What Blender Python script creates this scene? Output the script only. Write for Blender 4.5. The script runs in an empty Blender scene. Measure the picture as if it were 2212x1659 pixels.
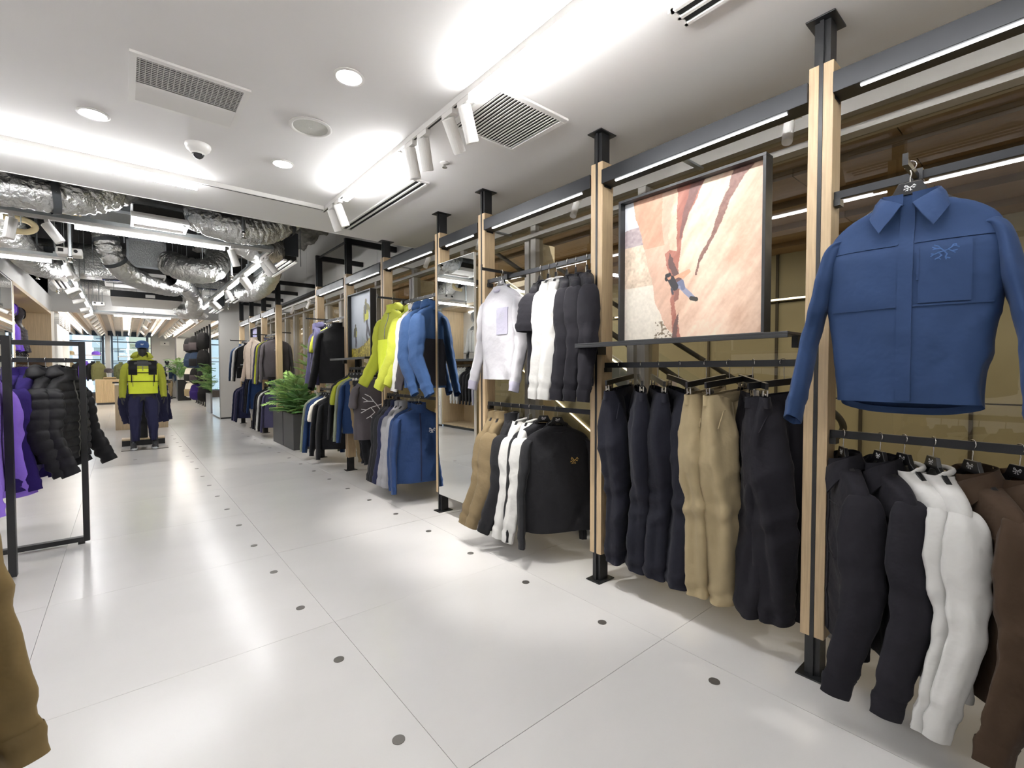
import bpy, bmesh, math, random
import numpy as np
from mathutils import Vector, Matrix
SC = bpy.context.scene
COL = SC.collection
PI = math.pi
# ------------------------------------------------------------------ camera
cam_d = bpy.data.cameras.new('camera'); cam = bpy.data.objects.new('camera', cam_d); COL.objects.link(cam)
cam_d.sensor_width = 36.0; cam_d.lens = 36.0 * 1001.0 / 2212.0; cam_d.clip_start = 0.03; cam_d.clip_end = 200
yaw, pitch, roll = math.radians(39.894), math.radians(1.632), math.radians(-0.0725)
_f = Vector((math.sin(yaw) * math.cos(pitch), math.cos(yaw) * math.cos(pitch), -math.sin(pitch)))
_r0 = Vector((math.cos(yaw), -math.sin(yaw), 0)); _u0 = _r0.cross(_f)
_r = _r0 * math.cos(roll) + _u0 * math.sin(roll); _u = _u0 * math.cos(roll) - _r0 * math.sin(roll)
cam.matrix_world = Matrix(((_r.x, _u.x, -_f.x, 0), (_r.y, _u.y, -_f.y, 0), (_r.z, _u.z, -_f.z, 1.35), (0, 0, 0, 1)))
SC.camera = cam
# ------------------------------------------------------------------ view
SC.view_settings.view_transform = 'Standard'; SC.view_settings.look = 'None'
SC.view_settings.gamma = 1.0; SC.view_settings.use_curve_mapping = False
SC.view_settings.exposure = 0.60
SC.cycles.use_denoising = True
SC.cycles.max_bounces = 9; SC.cycles.diffuse_bounces = 4; SC.cycles.glossy_bounces = 4
SC.cycles.transparent_max_bounces = 12; SC.cycles.transmission_bounces = 4
SC.cycles.caustics_reflective = False; SC.cycles.caustics_refractive = False
SC.cycles.sample_clamp_indirect = 6.0
# strengths of the place's lamps and of the lamps added to the atrium
LED_BAR = 46.0        # suspended / ceiling LED bars
LED_BEAM = 12.0       # LED strips in the display beams
LED_SLAT = 34.0
SPOT_W = 85.0
ATRIUM_W = 80.0
# ------------------------------------------------------------------ world and sun (outside the far windows)
W = bpy.data.worlds.new('World'); SC.world = W; W.use_nodes = True
_n = W.node_tree.nodes; _l = W.node_tree.links
_bg = _n['Background']; _bg.inputs['Color'].default_value = (0.62, 0.80, 1.0, 1); _bg.inputs['Strength'].default_value = 1.5
sun_d = bpy.data.lights.new('sun', 'SUN'); sun_d.energy = 3.0; sun_d.angle = 0.02; sun_d.color = (1, 0.96, 0.9)
sun = bpy.data.objects.new('sun', sun_d); COL.objects.link(sun); sun.rotation_euler = (math.radians(48), 0, math.radians(-25))

def area(name, loc, rot, sx, sy, watt, color=(1, 1, 1)):
    d = bpy.data.lights.new(name, 'AREA'); d.shape = 'RECTANGLE'; d.size = sx; d.size_y = sy; d.energy = watt; d.color = color
    o = bpy.data.objects.new(name, d); COL.objects.link(o); o.location = loc; o.rotation_euler = rot
    return o
# area lamps added to brighten the atrium behind the glass wall
area('atrium_fill', (6.4, 1.6, 3.28), (0, 0, 0), 1.6, 6.0, ATRIUM_W * .9, (1.0, 0.90, 0.72))
area('atrium_fill', (6.4, 9.0, 3.28), (0, 0, 0), 1.6, 6.0, ATRIUM_W * 2.2, (1.0, 0.93, 0.80))

area('soffit_fill', (5.9, 9.5, 2.2), (PI, 0, 0), .12, 10.0, 14, (1.0, 0.88, 0.66))  # upward lamp added only to brighten the timber soffit
area('atrium_side_fill', (3.5, 10.5, 3.4), (0, math.radians(-75), 0), .12, 8.0, 45, (1.0, 0.93, 0.8))  # sideways lamp added to lift the farther part of the atrium
# ------------------------------------------------------------------ materials
def lin(h):
    h = h.lstrip('#'); c = [int(h[i:i + 2], 16) / 255 for i in (0, 2, 4)]
    return tuple(((v / 12.92) if v <= 0.04045 else ((v + 0.055) / 1.055) ** 2.4) for v in c)
MATS = {}
def mat(name, col, rough=0.5, metal=0.0, spec=0.5, var=0.0, vscale=4.0, stretch=(1, 1, 1), bump=0.0, bscale=60.0, sheen=0.0, emit=None, estr=0.0, coords='Object', detail=3.0, rvar=0.0, objvar=0.0, bstretch=None, alpha=None):
    if name in MATS: return MATS[name]
    if isinstance(col, str): col = lin(col)
    m = bpy.data.materials.new(name); m.use_nodes = True; MATS[name] = m
    N, L = m.node_tree.nodes, m.node_tree.links
    b = N['Principled BSDF']
    b.inputs['Base Color'].default_value = (*col, 1); b.inputs['Roughness'].default_value = rough
    b.inputs['Metallic'].default_value = metal; b.inputs['Specular IOR Level'].default_value = spec
    m.diffuse_color = (*col, 1)
    if sheen: b.inputs['Sheen Weight'].default_value = sheen; b.inputs['Sheen Roughness'].default_value = 0.4
    if emit is not None:
        b.inputs['Emission Color'].default_value = (*emit, 1); b.inputs['Emission Strength'].default_value = estr
    tc = None
    def mapped(st):
        nonlocal tc
        if tc is None: tc = N.new('ShaderNodeTexCoord')
        mp = N.new('ShaderNodeMapping'); mp.inputs['Scale'].default_value = st
        L.new(tc.outputs[coords], mp.inputs['Vector']); return mp
    if var or objvar:
        cur = None
        if var:
            mp = mapped(stretch); nz = N.new('ShaderNodeTexNoise'); nz.inputs['Scale'].default_value = vscale; nz.inputs['Detail'].default_value = detail
            L.new(mp.outputs[0], nz.inputs['Vector'])
            mr = N.new('ShaderNodeMapRange'); mr.clamp = False; mr.inputs[1].default_value = 0.3; mr.inputs[2].default_value = 0.7
            mr.inputs[3].default_value = 1 - var; mr.inputs[4].default_value = 1 + var; L.new(nz.outputs['Fac'], mr.inputs[0]); cur = mr.outputs[0]
            if rvar:
                r2 = N.new('ShaderNodeMapRange'); r2.inputs[1].default_value = 0.3; r2.inputs[2].default_value = 0.7
                r2.inputs[3].default_value = max(0.02, rough - rvar); r2.inputs[4].default_value = rough + rvar
                L.new(nz.outputs['Fac'], r2.inputs[0]); L.new(r2.outputs[0], b.inputs['Roughness'])
        if objvar:
            oi = N.new('ShaderNodeObjectInfo'); m2 = N.new('ShaderNodeMapRange'); m2.inputs[3].default_value = 1 - objvar; m2.inputs[4].default_value = 1 + objvar
            L.new(oi.outputs['Random'], m2.inputs[0])
            if cur is None: cur = m2.outputs[0]
            else:
                mu = N.new('ShaderNodeMath'); mu.operation = 'MULTIPLY'; L.new(cur, mu.inputs[0]); L.new(m2.outputs[0], mu.inputs[1]); cur = mu.outputs[0]
        mx = N.new('ShaderNodeVectorMath'); mx.operation = 'SCALE'; mx.inputs[0].default_value = col; L.new(cur, mx.inputs['Scale']); L.new(mx.outputs[0], b.inputs['Base Color'])
    if bump:
        mp = mapped(bstretch or (1, 1, 1)); nb = N.new('ShaderNodeTexNoise'); nb.inputs['Scale'].default_value = bscale; nb.inputs['Detail'].default_value = 3
        L.new(mp.outputs[0], nb.inputs['Vector']); bp = N.new('ShaderNodeBump'); bp.inputs['Strength'].default_value = bump; bp.inputs['Distance'].default_value = 0.02
        L.new(nb.outputs['Fac'], bp.inputs['Height']); L.new(bp.outputs[0], b.inputs['Normal'])
    return m
def fabric(hexcol, rough=0.85, name=None, sheen=0.04, bump=0.5, bscale=11.0):
    return mat(name or 'fabric_' + hexcol.strip('#') + '_%d' % int(rough * 100), hexcol, rough, 0, 0.25, var=0.06, vscale=5, bump=bump, bscale=bscale, sheen=sheen)
M_WHITE = mat('ceiling_white', '#eceae8', 0.75, var=0.015, vscale=1.5)
M_WALL = mat('wall_white', '#d8d6d2', 0.7, var=0.02, vscale=1.2)
M_WALLG = mat('wall_grey_white', '#cfcdc9', 0.7, var=0.02, vscale=1.2)
M_OAK = mat('light_oak', '#b29b7a', 0.45, var=0.12, vscale=9, stretch=(14, 14, 0.7), bump=0.12, bscale=30, bstretch=(14, 14, 0.7), objvar=0.05)
M_OAKP = mat('oak_panel', '#bfab8c', 0.42, var=0.12, vscale=6, stretch=(9, 9, 0.5), bump=0.1, bscale=20, bstretch=(9, 9, 0.5), objvar=0.03)
M_OAKY = mat('oak_slat', '#d6c6b4', 0.5, var=0.1, vscale=8, stretch=(9, 0.5, 9), objvar=0.05)
M_FLUTE = mat('fluted_oak', '#d8c09a', 0.5, var=0.08, vscale=6, stretch=(9, 9, 0.5))
M_BLACK = mat('black_steel', '#17181a', 0.42, 0.0, 0.5, var=0.1, vscale=6, rvar=0.08)
M_BEAM = mat('dark_grey_steel', '#1c1e22', 0.38, 0.35, 0.5, var=0.06, vscale=5, rvar=0.06)
M_BLACKP = mat('black_plastic', '#131315', 0.3)
M_CHROME = mat('brushed_steel', '#c9c6c1', 0.22, 1.0)
M_GALV = mat('galvanised_steel', '#aeb3b5', 0.38, 0.85, var=0.15, vscale=8)
M_ALU = mat('grey_aluminium', '#b9bab8', 0.4, 0.4)
M_MULL = mat('window_frame', '#a8a59e', 0.5, 0.1)
M_WHITEM = mat('white_metal', '#eceae6', 0.4)
M_FOIL = mat('foil', '#cfcfcd', 0.30, 0.9, var=0.10, vscale=9, bump=0.9, bscale=34, bstretch=(1, 1, 1), detail=4)
M_FOILD = mat('foil_panel', '#9fa1a0', 0.32, 0.9, var=0.15, vscale=30, bump=0.3, bscale=60)
M_DARK = mat('dark_void', '#0f1011', 0.9)
M_GRILLE = mat('dark_grille', '#2b2927', 0.7)
M_GREYBOX = mat('grey_duct_end', '#3a3e42', 0.6)
M_SLAB = mat('sprayed_insulation', '#6f6c66', 0.95, var=0.35, vscale=9, bump=1.0, bscale=12)
M_MIRROR = mat('mirror_glass', (0.93, 0.95, 0.94), 0.0, 1.0)
M_SCREEN = mat('white_screen_box', '#d9d6d0', 0.6)
M_DRED = mat('rust_fabric', '#3b1f23', 0.8)
M_PLANTER = mat('charcoal_planter', '#3d3e3f', 0.5, var=0.05, vscale=4)
M_SOIL = mat('soil', '#2a211a', 0.95, var=0.3, vscale=30)
M_GREEN = mat('fern_green', '#8fb066', 0.5, var=0.2, vscale=6, objvar=0.3)
M_GREEN2 = mat('fern_dark_green', '#5f8a4c', 0.5, var=0.2, vscale=6, objvar=0.3)
M_STEM = mat('stem_brown', '#5d4a33', 0.8)
M_MANN = mat('mannequin_grey', '#2d2d30', 0.45, var=0.05)
M_LOGOW = mat('logo_white', '#dcdcdc', 0.6)
M_LOGOG = mat('logo_gold', '#c9a455', 0.5)
M_LOGOD = mat('logo_grey', '#8c8c92', 0.6)
def emis(name, col, s):
    if name in MATS: return MATS[name]
    m = bpy.data.materials.new(name); m.use_nodes = True; MATS[name] = m
    N, L = m.node_tree.nodes, m.node_tree.links; N.remove(N['Principled BSDF'])
    e = N.new('ShaderNodeEmission'); e.inputs[0].default_value = (*col, 1); e.inputs[1].default_value = s
    L.new(e.outputs[0], N['Material Output'].inputs[0]); return m
E_BAR = emis('led_bar_light', (0.99, 0.99, 1.0), LED_BAR)
E_BEAM = emis('led_beam_light', (0.95, 0.97, 1.0), LED_BEAM)
E_SLAT = emis('led_slat_light', (1, 0.95, 0.87), LED_SLAT)
E_DOWN = emis('downlight_light', (1, 0.98, 0.95), 45.0)
E_LENS = emis('spot_lens_light', (1, 0.98, 0.94), 9.0)
E_ESC = emis('escalator_led', (1.0, 0.9, 0.65), 3.0)
E_NICHE = emis('niche_glow', (1, 0.95, 0.88), 10.0)
def glass(name, tint, refl):
    m = bpy.data.materials.new(name); m.use_nodes = True
    N, L = m.node_tree.nodes, m.node_tree.links; N.remove(N['Principled BSDF'])
    t = N.new('ShaderNodeBsdfTransparent'); t.inputs[0].default_value = (*tint, 1)
    g = N.new('ShaderNodeBsdfGlossy'); g.inputs[0].default_value = (0.95, 0.95, 0.95, 1); g.inputs['Roughness'].default_value = 0.0
    fr = N.new('ShaderNodeFresnel'); fr.inputs[0].default_value = refl
    ge = N.new('ShaderNodeNewGeometry'); su = N.new('ShaderNodeMath'); su.operation = 'SUBTRACT'; su.inputs[0].default_value = 1.0; L.new(ge.outputs['Backfacing'], su.inputs[1])
    ml = N.new('ShaderNodeMath'); ml.operation = 'MULTIPLY'; L.new(fr.outputs[0], ml.inputs[0]); L.new(su.outputs[0], ml.inputs[1])
    mx = N.new('ShaderNodeMixShader'); L.new(ml.outputs[0], mx.inputs[0]); L.new(t.outputs[0], mx.inputs[1]); L.new(g.outputs[0], mx.inputs[2])
    L.new(mx.outputs[0], N['Material Output'].inputs[0]); MATS[name] = m; return m
M_GLASS = glass('shopfront_glass', (0.86, 0.83, 0.76), 1.75)
M_GLASSC = glass('clear_glass', (0.9, 0.95, 0.97), 1.4)
# floor stone: mottled tiles
def floor_mat():
    m = mat('floor_stone', '#cfcdcb', 0.22, 0, 0.5, var=0.028, vscale=1.3, stretch=(1, 1.8, 1), objvar=0.012, detail=5, coords='Object')
    return m
M_FLOOR = floor_mat()
M_GROUT = mat('grout', '#a5a29c', 0.8)
M_STUD = mat('floor_stud_metal', '#6d6a66', 0.4, 0.6)

# ------------------------------------------------------------------ mesh helpers
class MB:
    def __init__(s): s.v = []; s.f = []
    def add(s, V, F):
        o = len(s.v); s.v.extend([tuple(map(float, p)) for p in V]); s.f.extend([tuple(i + o for i in q) for q in F]); return s
    def box(s, x0, x1, y0, y1, z0, z1):
        V = [(x, y, z) for z in (z0, z1) for y in (y0, y1) for x in (x0, x1)]
        return s.add(V, [(0, 2, 3, 1), (4, 5, 7, 6), (0, 1, 5, 4), (2, 6, 7, 3), (0, 4, 6, 2), (1, 3, 7, 5)])
    def obox(s, c, ax, ay, az, hx, hy, hz):
        c, ax, ay, az = map(Vector, (c, ax, ay, az)); V = [c + ax * (hx * i) + ay * (hy * j) + az * (hz * k) for k in (-1, 1) for j in (-1, 1) for i in (-1, 1)]
        return s.add(V, [(0, 2, 3, 1), (4, 5, 7, 6), (0, 1, 5, 4), (2, 6, 7, 3), (0, 4, 6, 2), (1, 3, 7, 5)])
    def bar(s, p, q, w, h=None, up=(0, 0, 1)):
        p, q = Vector(p), Vector(q); d = (q - p); ln = d.length; d.normalize(); u = Vector(up)
        if abs(d.dot(u)) > 0.99: u = Vector((1, 0, 0))
        sd = d.cross(u).normalized(); u = sd.cross(d).normalized()
        return s.obox((p + q) / 2, d, sd, u, ln / 2, w / 2, (h or w) / 2)
    def grid(s, P, cu=False, cv=False):
        P = np.asarray(P); nv, nu = P.shape[:2]; F = []
        for i in range(nv if cv else nv - 1):
            for j in range(nu if cu else nu - 1):
                F.append((i * nu + j, i * nu + (j + 1) % nu, ((i + 1) % nv) * nu + (j + 1) % nu, ((i + 1) % nv) * nu + j))
        return s.add(P.reshape(-1, 3), F)
    def tube(s, path, r, n=10, caps=True, flat=(1, 1), ref=(0, 0, 1)):
        P = np.asarray(path, float); k = len(P); r = np.broadcast_to(np.asarray(r, float), (k,))
        T = np.gradient(P, axis=0); T /= np.linalg.norm(T, axis=1)[:, None] + 1e-12
        rf = np.array(ref, float)
        if abs(T[0] @ rf) > 0.95: rf = np.array([1.0, 0, 0])
        A = rf - T[0] * (T[0] @ rf); A /= np.linalg.norm(A); R = []
        for i in range(k):
            A = A - T[i] * (T[i] @ A); A /= np.linalg.norm(A) + 1e-12; B = np.cross(T[i], A)
            a = np.arange(n) * 2 * PI / n
            R.append(P[i] + r[i] * (np.cos(a)[:, None] * A * flat[0] + np.sin(a)[:, None] * B * flat[1]))
        o = len(s.v); s.grid(np.array(R), cu=True)
        if caps: s.f.append(tuple(o + j for j in range(n))[::-1]); s.f.append(tuple(o + (k - 1) * n + j for j in range(n)))
        return s
    def cyl(s, p, q, r, n=14, r2=None): return s.tube([p, q], [r, r if r2 is None else r2], n)
    def lathe(s, prof, n=20, c=(0, 0, 0), ax='z'):
        a = np.arange(n) * 2 * PI / n; R = []
        for r, z in prof: R.append(np.stack([c[0] + r * np.cos(a), c[1] + r * np.sin(a), np.full(n, c[2] + z)], 1))
        return s.grid(np.array(R), cu=True)
    def ribbon(s, pts, w, nrm):
        P = [Vector(p) for p in pts]; n = Vector(nrm)
        for a, b in zip(P[:-1], P[1:]):
            d = (b - a); 
            if d.length < 1e-6: continue
            sd = d.normalized().cross(n).normalized() * (w / 2); e = d.normalized() * w * 0.3
            s.add([a - sd - e, b - sd + e, b + sd + e, a + sd - e], [(0, 1, 2, 3)])
        return s
    def build(s, name, m, parent=None, smooth=False, bevel=0, auto=None):
        me = bpy.data.meshes.new(name); me.from_pydata(s.v, [], s.f); me.update()
        if smooth: me.polygons.foreach_set('use_smooth', [True] * len(me.polygons)); me.set_sharp_from_angle(angle=math.radians(62))
        ms = m if isinstance(m, (list, tuple)) else [m]
        for x in ms: me.materials.append(x)
        o = bpy.data.objects.new(name, me); COL.objects.link(o)
        if parent is not None: o.parent = parent
        if bevel:
            md = o.modifiers.new('bevel', 'BEVEL'); md.width = bevel; md.segments = 2; md.limit_method = 'ANGLE'
        return o
def tag(o, label, cat, group=None, kind=None):
    if label: o['label'] = label
    if cat: o['category'] = cat
    if group: o['group'] = group
    if kind: o['kind'] = kind
    return o
def thing(name, label, cat, loc=(0, 0, 0), rz=0.0, group=None, kind=None):
    o = bpy.data.objects.new(name, None); COL.objects.link(o); o.location = loc; o.rotation_euler = (0, 0, math.radians(rz)); o.empty_display_size = 0.05
    return tag(o, label, cat, group, kind)
def struct(o, label=None): o['kind'] = 'structure'; 
def box(name, m, parent, x0, x1, y0, y1, z0, z1, bevel=0): return MB().box(x0, x1, y0, y1, z0, z1).build(name, m, parent, bevel=bevel)
def sbox(name, m, x0, x1, y0, y1, z0, z1, bevel=0):
    o = box(name, m, None, x0, x1, y0, y1, z0, z1, bevel); o['kind'] = 'structure'; return o
def sempty(name):
    o = bpy.data.objects.new(name, None); COL.objects.link(o); o['kind'] = 'structure'; o.empty_display_size = 0.05; return o
def dupmesh(src, parent, loc=(0, 0, 0), rz=0.0, name=None, scale=None, rot=None):
    o = src.copy(); COL.objects.link(o); o.parent = parent; o.location = loc; o.rotation_euler = rot or (0, 0, rz)
    if scale: o.scale = scale
    return o
def crom(pts, n=40):
    P = np.asarray(pts, float); P = np.vstack([2 * P[0] - P[1], P, 2 * P[-1] - P[-2]]); out = []; k = len(P) - 3
    for t in np.linspace(0, k - 1e-6, n):
        i = int(t); u = t - i; a, b, c, d = P[i:i + 4]
        out.append(0.5 * (2 * b + (c - a) * u + (2 * a - 5 * b + 4 * c - d) * u * u + (3 * b - a - 3 * c + d) * u ** 3))
    return np.array(out)
def vnoise(X, Y, seed):
    r = np.random.RandomState(seed); T = r.rand(64, 64)
    xi = np.floor(X).astype(int); yi = np.floor(Y).astype(int); fx = X - xi; fy = Y - yi; fx = fx * fx * (3 - 2 * fx); fy = fy * fy * (3 - 2 * fy)
    g = lambda a, b: T[a % 64, b % 64]
    return (g(xi, yi) * (1 - fx) + g(xi + 1, yi) * fx) * (1 - fy) + (g(xi, yi + 1) * (1 - fx) + g(xi + 1, yi + 1) * fx) * fy
def fbm(X, Y, seed, o=4):
    s = 0; a = 0.5
    for i in range(o): s = s + a * vnoise(X * 2 ** i, Y * 2 ** i, seed + i); a *= 0.5
    return s
# emblem of the shop: the skeleton of an early bird, as polylines in a unit box
EMBLEM = [[(-1.0, -.28), (-.72, -.12), (-.45, .02), (-.15, .10), (.15, .18), (.38, .34), (.58, .52), (.78, .50), (1.0, .36)],
          [(.50, .46), (.58, .66), (.76, .68), (.80, .52)],
          [(-.05, .12), (-.28, .38), (-.62, .40), (-.92, .62)], [(-.62, .40), (-.86, .36)], [(-.28, .38), (-.48, .66), (-.78, .82)],
          [(.22, .20), (.50, .02), (.86, .10)], [(.50, .02), (.72, -.16)],
          [(-.45, .02), (-.22, -.28), (-.48, -.50), (-.30, -.68)], [(-.48, -.50), (-.70, -.62)],
          [(-.05, .10), (.16, -.22), (.04, -.48), (.36, -.62)], [(.04, -.48), (.10, -.70)], [(-.72, -.12), (-.98, -.06)]]
# ------------------------------------------------------------------ garments
RES = 1
class Body:
    """front/back surface of a hanging top: superellipse rings from the neck down to the hem, with folds"""
    def __init__(s, sh=.235, hem=.245, L=.72, d=.06, neck=.068, fold=.010, seed=0, chest=None, n=2.6, drop=.085, hemback=0.0, puff=0.0, pitch=.060, taper=1.0):
        ch = chest or (sh + .01)
        K = [(0, neck, .052), (-.012, neck + .02, .050), (-.04, .55 * sh + .03, .046), (-drop * .75, .86 * sh, .044), (-drop, .95 * sh, .046), (-drop - .035, sh, .055),
             (-.20, ch, d * 1.0), (-.30, ch, d * 1.08), (-L * .62, (ch + hem) / 2 * taper, d * 1.05), (-L * .85, hem, d), (-L, hem * .99, d * .97)]
        z = np.array([k[0] for k in K][::-1]); hw = np.array([k[1] for k in K][::-1]); hd = np.array([min(k[2], max(d, .03)) if k[0] < -.05 else min(k[2], d + .015) for k in K][::-1])
        s.zz = np.linspace(-L, 0, 160); ker = np.ones(7) / 7
        f = lambda a: np.convolve(np.pad(np.interp(s.zz, z, a), 3, mode='edge'), ker, 'valid')
        s.hw, s.hd = f(hw), f(hd); s.L, s.n, s.fold, s.hemback, s.puff, s.pitch = L, n, fold, hemback, puff, pitch
        r = np.random.RandomState(seed + 11); s.k = r.choice([2, 3, 4, 5, 6, 7], 6); s.p = r.rand(6) * 6.28; s.q = r.randn(6) * 1.6; s.a = r.rand(6) * .7 + .3
        s.wf = r.randn(6, 2) * np.array([7, 6]) + np.array([5, 0]); s.wp = r.rand(6) * 6.28; s.mf = r.randn(6, 2) * 5
    def disp(s, u, z):
        t = np.clip(-z / s.L, 0, 1); D = sum(a * np.sin(k * u + p + q * t * 3) for a, k, p, q in zip(s.a, s.k, s.p, s.q)) / 2.2
        D = D * s.fold * (0.12 + 1.1 * np.clip((t - .15) / .85, 0, 1) ** 1.2)
        x = np.cos(u) * .24
        Wn = 0
        for w, p, m in zip(s.wf, s.wp, s.mf):
            ph = w[0] * x * 2.2 + w[1] * z * 2.2 + p + .8 * np.sin(m[1] * x * 2 + m[0] * z + p); Wn = Wn + (1 - np.abs(np.sin(ph))) ** 3 * (.5 + .5 * np.sin(m[0] * x * 2 + m[1] * z + 2 * p + np.sin(u)))
        D = D + (Wn - .6) * s.fold * .42 * np.clip(t * 4 - .3, 0, 1)
        if s.puff: D = D + s.puff * (np.sqrt(np.abs(np.sin(PI * z / s.pitch))) - .55) * np.clip(t * 5, .2, 1)
        return D
    def pt(s, u, z, off=0.0):
        u, z = np.broadcast_arrays(np.asarray(u, float), np.asarray(z, float))
        hw = np.interp(z, s.zz, s.hw); hd = np.interp(z, s.zz, s.hd); c, si = np.cos(u), np.sin(u); e = 2 / s.n
        x = hw * np.sign(c) * np.abs(c) ** e; y = hd * np.sign(si) * np.abs(si) ** e
        nx, ny = c * hd, si * hw; nl = np.sqrt(nx * nx + ny * ny) + 1e-9; D = s.disp(u, z) + off
        t = np.clip(-z / s.L, 0, 1); zz = z - s.hemback * np.clip(si, 0, 1) * t ** 4
        return np.stack([x + nx / nl * D, y + ny / nl * D, zz], -1)
    def front(s, x, z, off=.003, back=False):
        x, z = np.broadcast_arrays(np.asarray(x, float), np.asarray(z, float)); hw = np.interp(z, s.zz, s.hw)
        c = np.sign(x) * np.clip(np.abs(x) / hw, 0, 1) ** (s.n / 2); u = np.arctan2((1 if back else -1) * np.sqrt(np.clip(1 - c * c, 0, 1)), c)
        return s.pt(u, z, off)
    def mesh(s, nu=44, nv=26, dense=False):
        if RES > 1: nu, nv = 72, 46
        if s.puff: nv = 96
        t = np.linspace(0, 1, nv) ** 1.25; z = -t * s.L
        u = np.arange(nu) * 2 * PI / nu; P = s.pt(u[None, :], z[:, None]); mb = MB(); mb.grid(P, cu=True)
        # turned-in hem
        Q = P[-1] * np.array([.97, .86, 1]) + np.array([0, 0, .025]); o = len(mb.v); mb.v.extend(map(tuple, Q.tolist())); b = (nv - 1) * nu
        mb.f.extend([(b + j, b + (j + 1) % nu, o + (j + 1) % nu, o + j) for j in range(nu)]); return mb
    def patch(s, mb, xs, zs, off=.003, back=False, thick=True):
        X, Z = np.meshgrid(xs, zs); P = s.front(X, Z, off, back)
        mb.grid(P)
        if thick:
            Q = s.front(X, Z, off - .006, back); nv, nu = X.shape
            for A in ((P[0], Q[0]), (Q[-1], P[-1]), (Q[:, 0], P[:, 0]), (P[:, -1], Q[:, -1])): mb.grid(np.array(A))
        return mb
def sleeve_mesh(side, sh, length, a=10, f=8, r0=.088, r1=.068, r2=.048, flat=.72, seed=0, puff=0.0, pitch=.060, z0=-.10, fold=.006, bend=20, twist=0.0, nv=30, nu=20):
    if RES > 1: nv, nu = int(nv * 1.7), 32
    r = np.random.RandomState(seed + 77 + side); A, Fw, B = map(math.radians, (a, f, bend))
    S0 = np.array([sh - .07, 0, z0 + .004]); S1 = np.array([sh - .014, 0, z0 - .036])
    d1 = np.array([math.sin(A), -math.sin(Fw) * .4, -math.cos(A)]); d2 = np.array([math.sin(A * .5) * .6, -math.sin(Fw + B), -math.cos(Fw + B)]); d2 /= np.linalg.norm(d2)
    E = S1 + d1 * length * .48; Cq = E + d2 * length * .5
    pth = crom([S0, S1, S1 + d1 * length * .22, E, E + d2 * length * .25, Cq], nv if not puff else 90)
    pth[:, 0] *= side; k = len(pth); t = np.linspace(0, 1, k)
    T = np.gradient(pth, axis=0); T /= np.linalg.norm(T, axis=1)[:, None]
    rad = np.interp(t, [0, .06, .12, .22, .36, .55, .9, .96, 1], [r0 * .18, r0 * .36, r0 * .54, r0 * .80, r0 * .97, r1, r2 * 1.14, r2 * 1.0, r2 * .98])
    R = []; ang = np.arange(nu) * 2 * PI / nu; ks = r.choice([2, 3, 4, 5], 4); ps = r.rand(4) * 6.3; qs = r.randn(4) * 9
    for i in range(k):
        Aa = np.array([1.0, 0, 0]) - T[i] * T[i][0]; Aa /= np.linalg.norm(Aa); Bb = np.cross(T[i], Aa)
        D = sum(np.sin(kk * ang + p + q * .5 * t[i]) for kk, p, q in zip(ks, ps, qs)) * fold * .30
        D = D + fold * .55 * np.sin(t[i] * 46 + 2 * np.sin(ang + ps[0])) * math.exp(-((t[i] - .52) / .16) ** 2) + fold * .7 * np.sin(t[i] * 60 + ang) * math.exp(-((t[i] - .9) / .07) ** 2)
        for q in range(4):   # diagonal drag folds
            D = D + fold * .40 * ((1 - np.abs(np.sin(t[i] * (5 + 2.3 * q) + (ang - ps[q]) * (.5 if q % 2 else 1) + qs[q] * .3))) ** 3 - .3) * (.5 + .5 * math.sin(t[i] * (6 + q) + ps[q])) * min(1, t[i] * 5)
        if puff: D = D + puff * (math.sqrt(abs(math.sin(PI * t[i] * length / pitch))) - .5)
        rr = rad[i] + D
        R.append(pth[i] + (rr * np.cos(ang) * flat)[:, None] * Aa + (rr * np.sin(ang))[:, None] * Bb)
    R = np.array(R); inner = pth[-1] - T[-1] * .02 + (R[-1] - pth[-1]) * .8
    R = np.concatenate([R, inner[None]]); mb = MB(); mb.grid(R, cu=True)
    cuff = R[-6:-1] * 1.0; cen = pth[-5:]
    cuff = cen[:, None, :] + (R[-6:-1] - cen[:, None, :]) * 1.05
    cb = MB(); cb.grid(cuff, cu=True)
    return mb, cb
def hood_mesh(w=.115, d=.10, h=.12, seed=0, open_=.75, c=(0, .035, .0), droop=0.0):
    r = np.random.RandomState(seed + 5); th = np.linspace(-PI + open_, PI - open_, 26); ph = np.linspace(PI / 2 * .98, -1.05, 16); P = []
    for p in ph:
        row = []
        for t in th:
            k = 1 + .05 * math.sin(3 * t + r.rand() * .1) + .04 * math.sin(5 * p + 2 * t)
            x = w * math.sin(t) * math.cos(p) * k; y = d * math.cos(t) * math.cos(p) * k; z = h * math.sin(p) * k
            if p < 0: x *= 1 + .25 * -p; 
            row.append((c[0] + x, c[1] + y - droop * max(0, math.sin(p)) * .5, c[2] + z))
        P.append(row)
    mb = MB(); mb.grid(np.array(P)); return mb
def emblem(body, parent, x, z, size, m, w=None, back=False, name='logo'):
    mb = MB(); w = w or size * (.11 if size < .1 else .045)
    for ln in EMBLEM:
        pts = []
        for (a, b), (c, d) in zip(ln[:-1], ln[1:]):
            for k in range(3): pts.append((a + (c - a) * k / 3, b + (d - b) * k / 3))
        pts.append(ln[-1]); pts = np.array(pts) * size
        P = body.front((-1 if back else 1) * pts[:, 0] + x, pts[:, 1] + z, .0055, back); mb.ribbon(P.tolist(), w, (0, 1 if back else -1, 0))
    return mb.build(name, m, parent)
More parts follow.
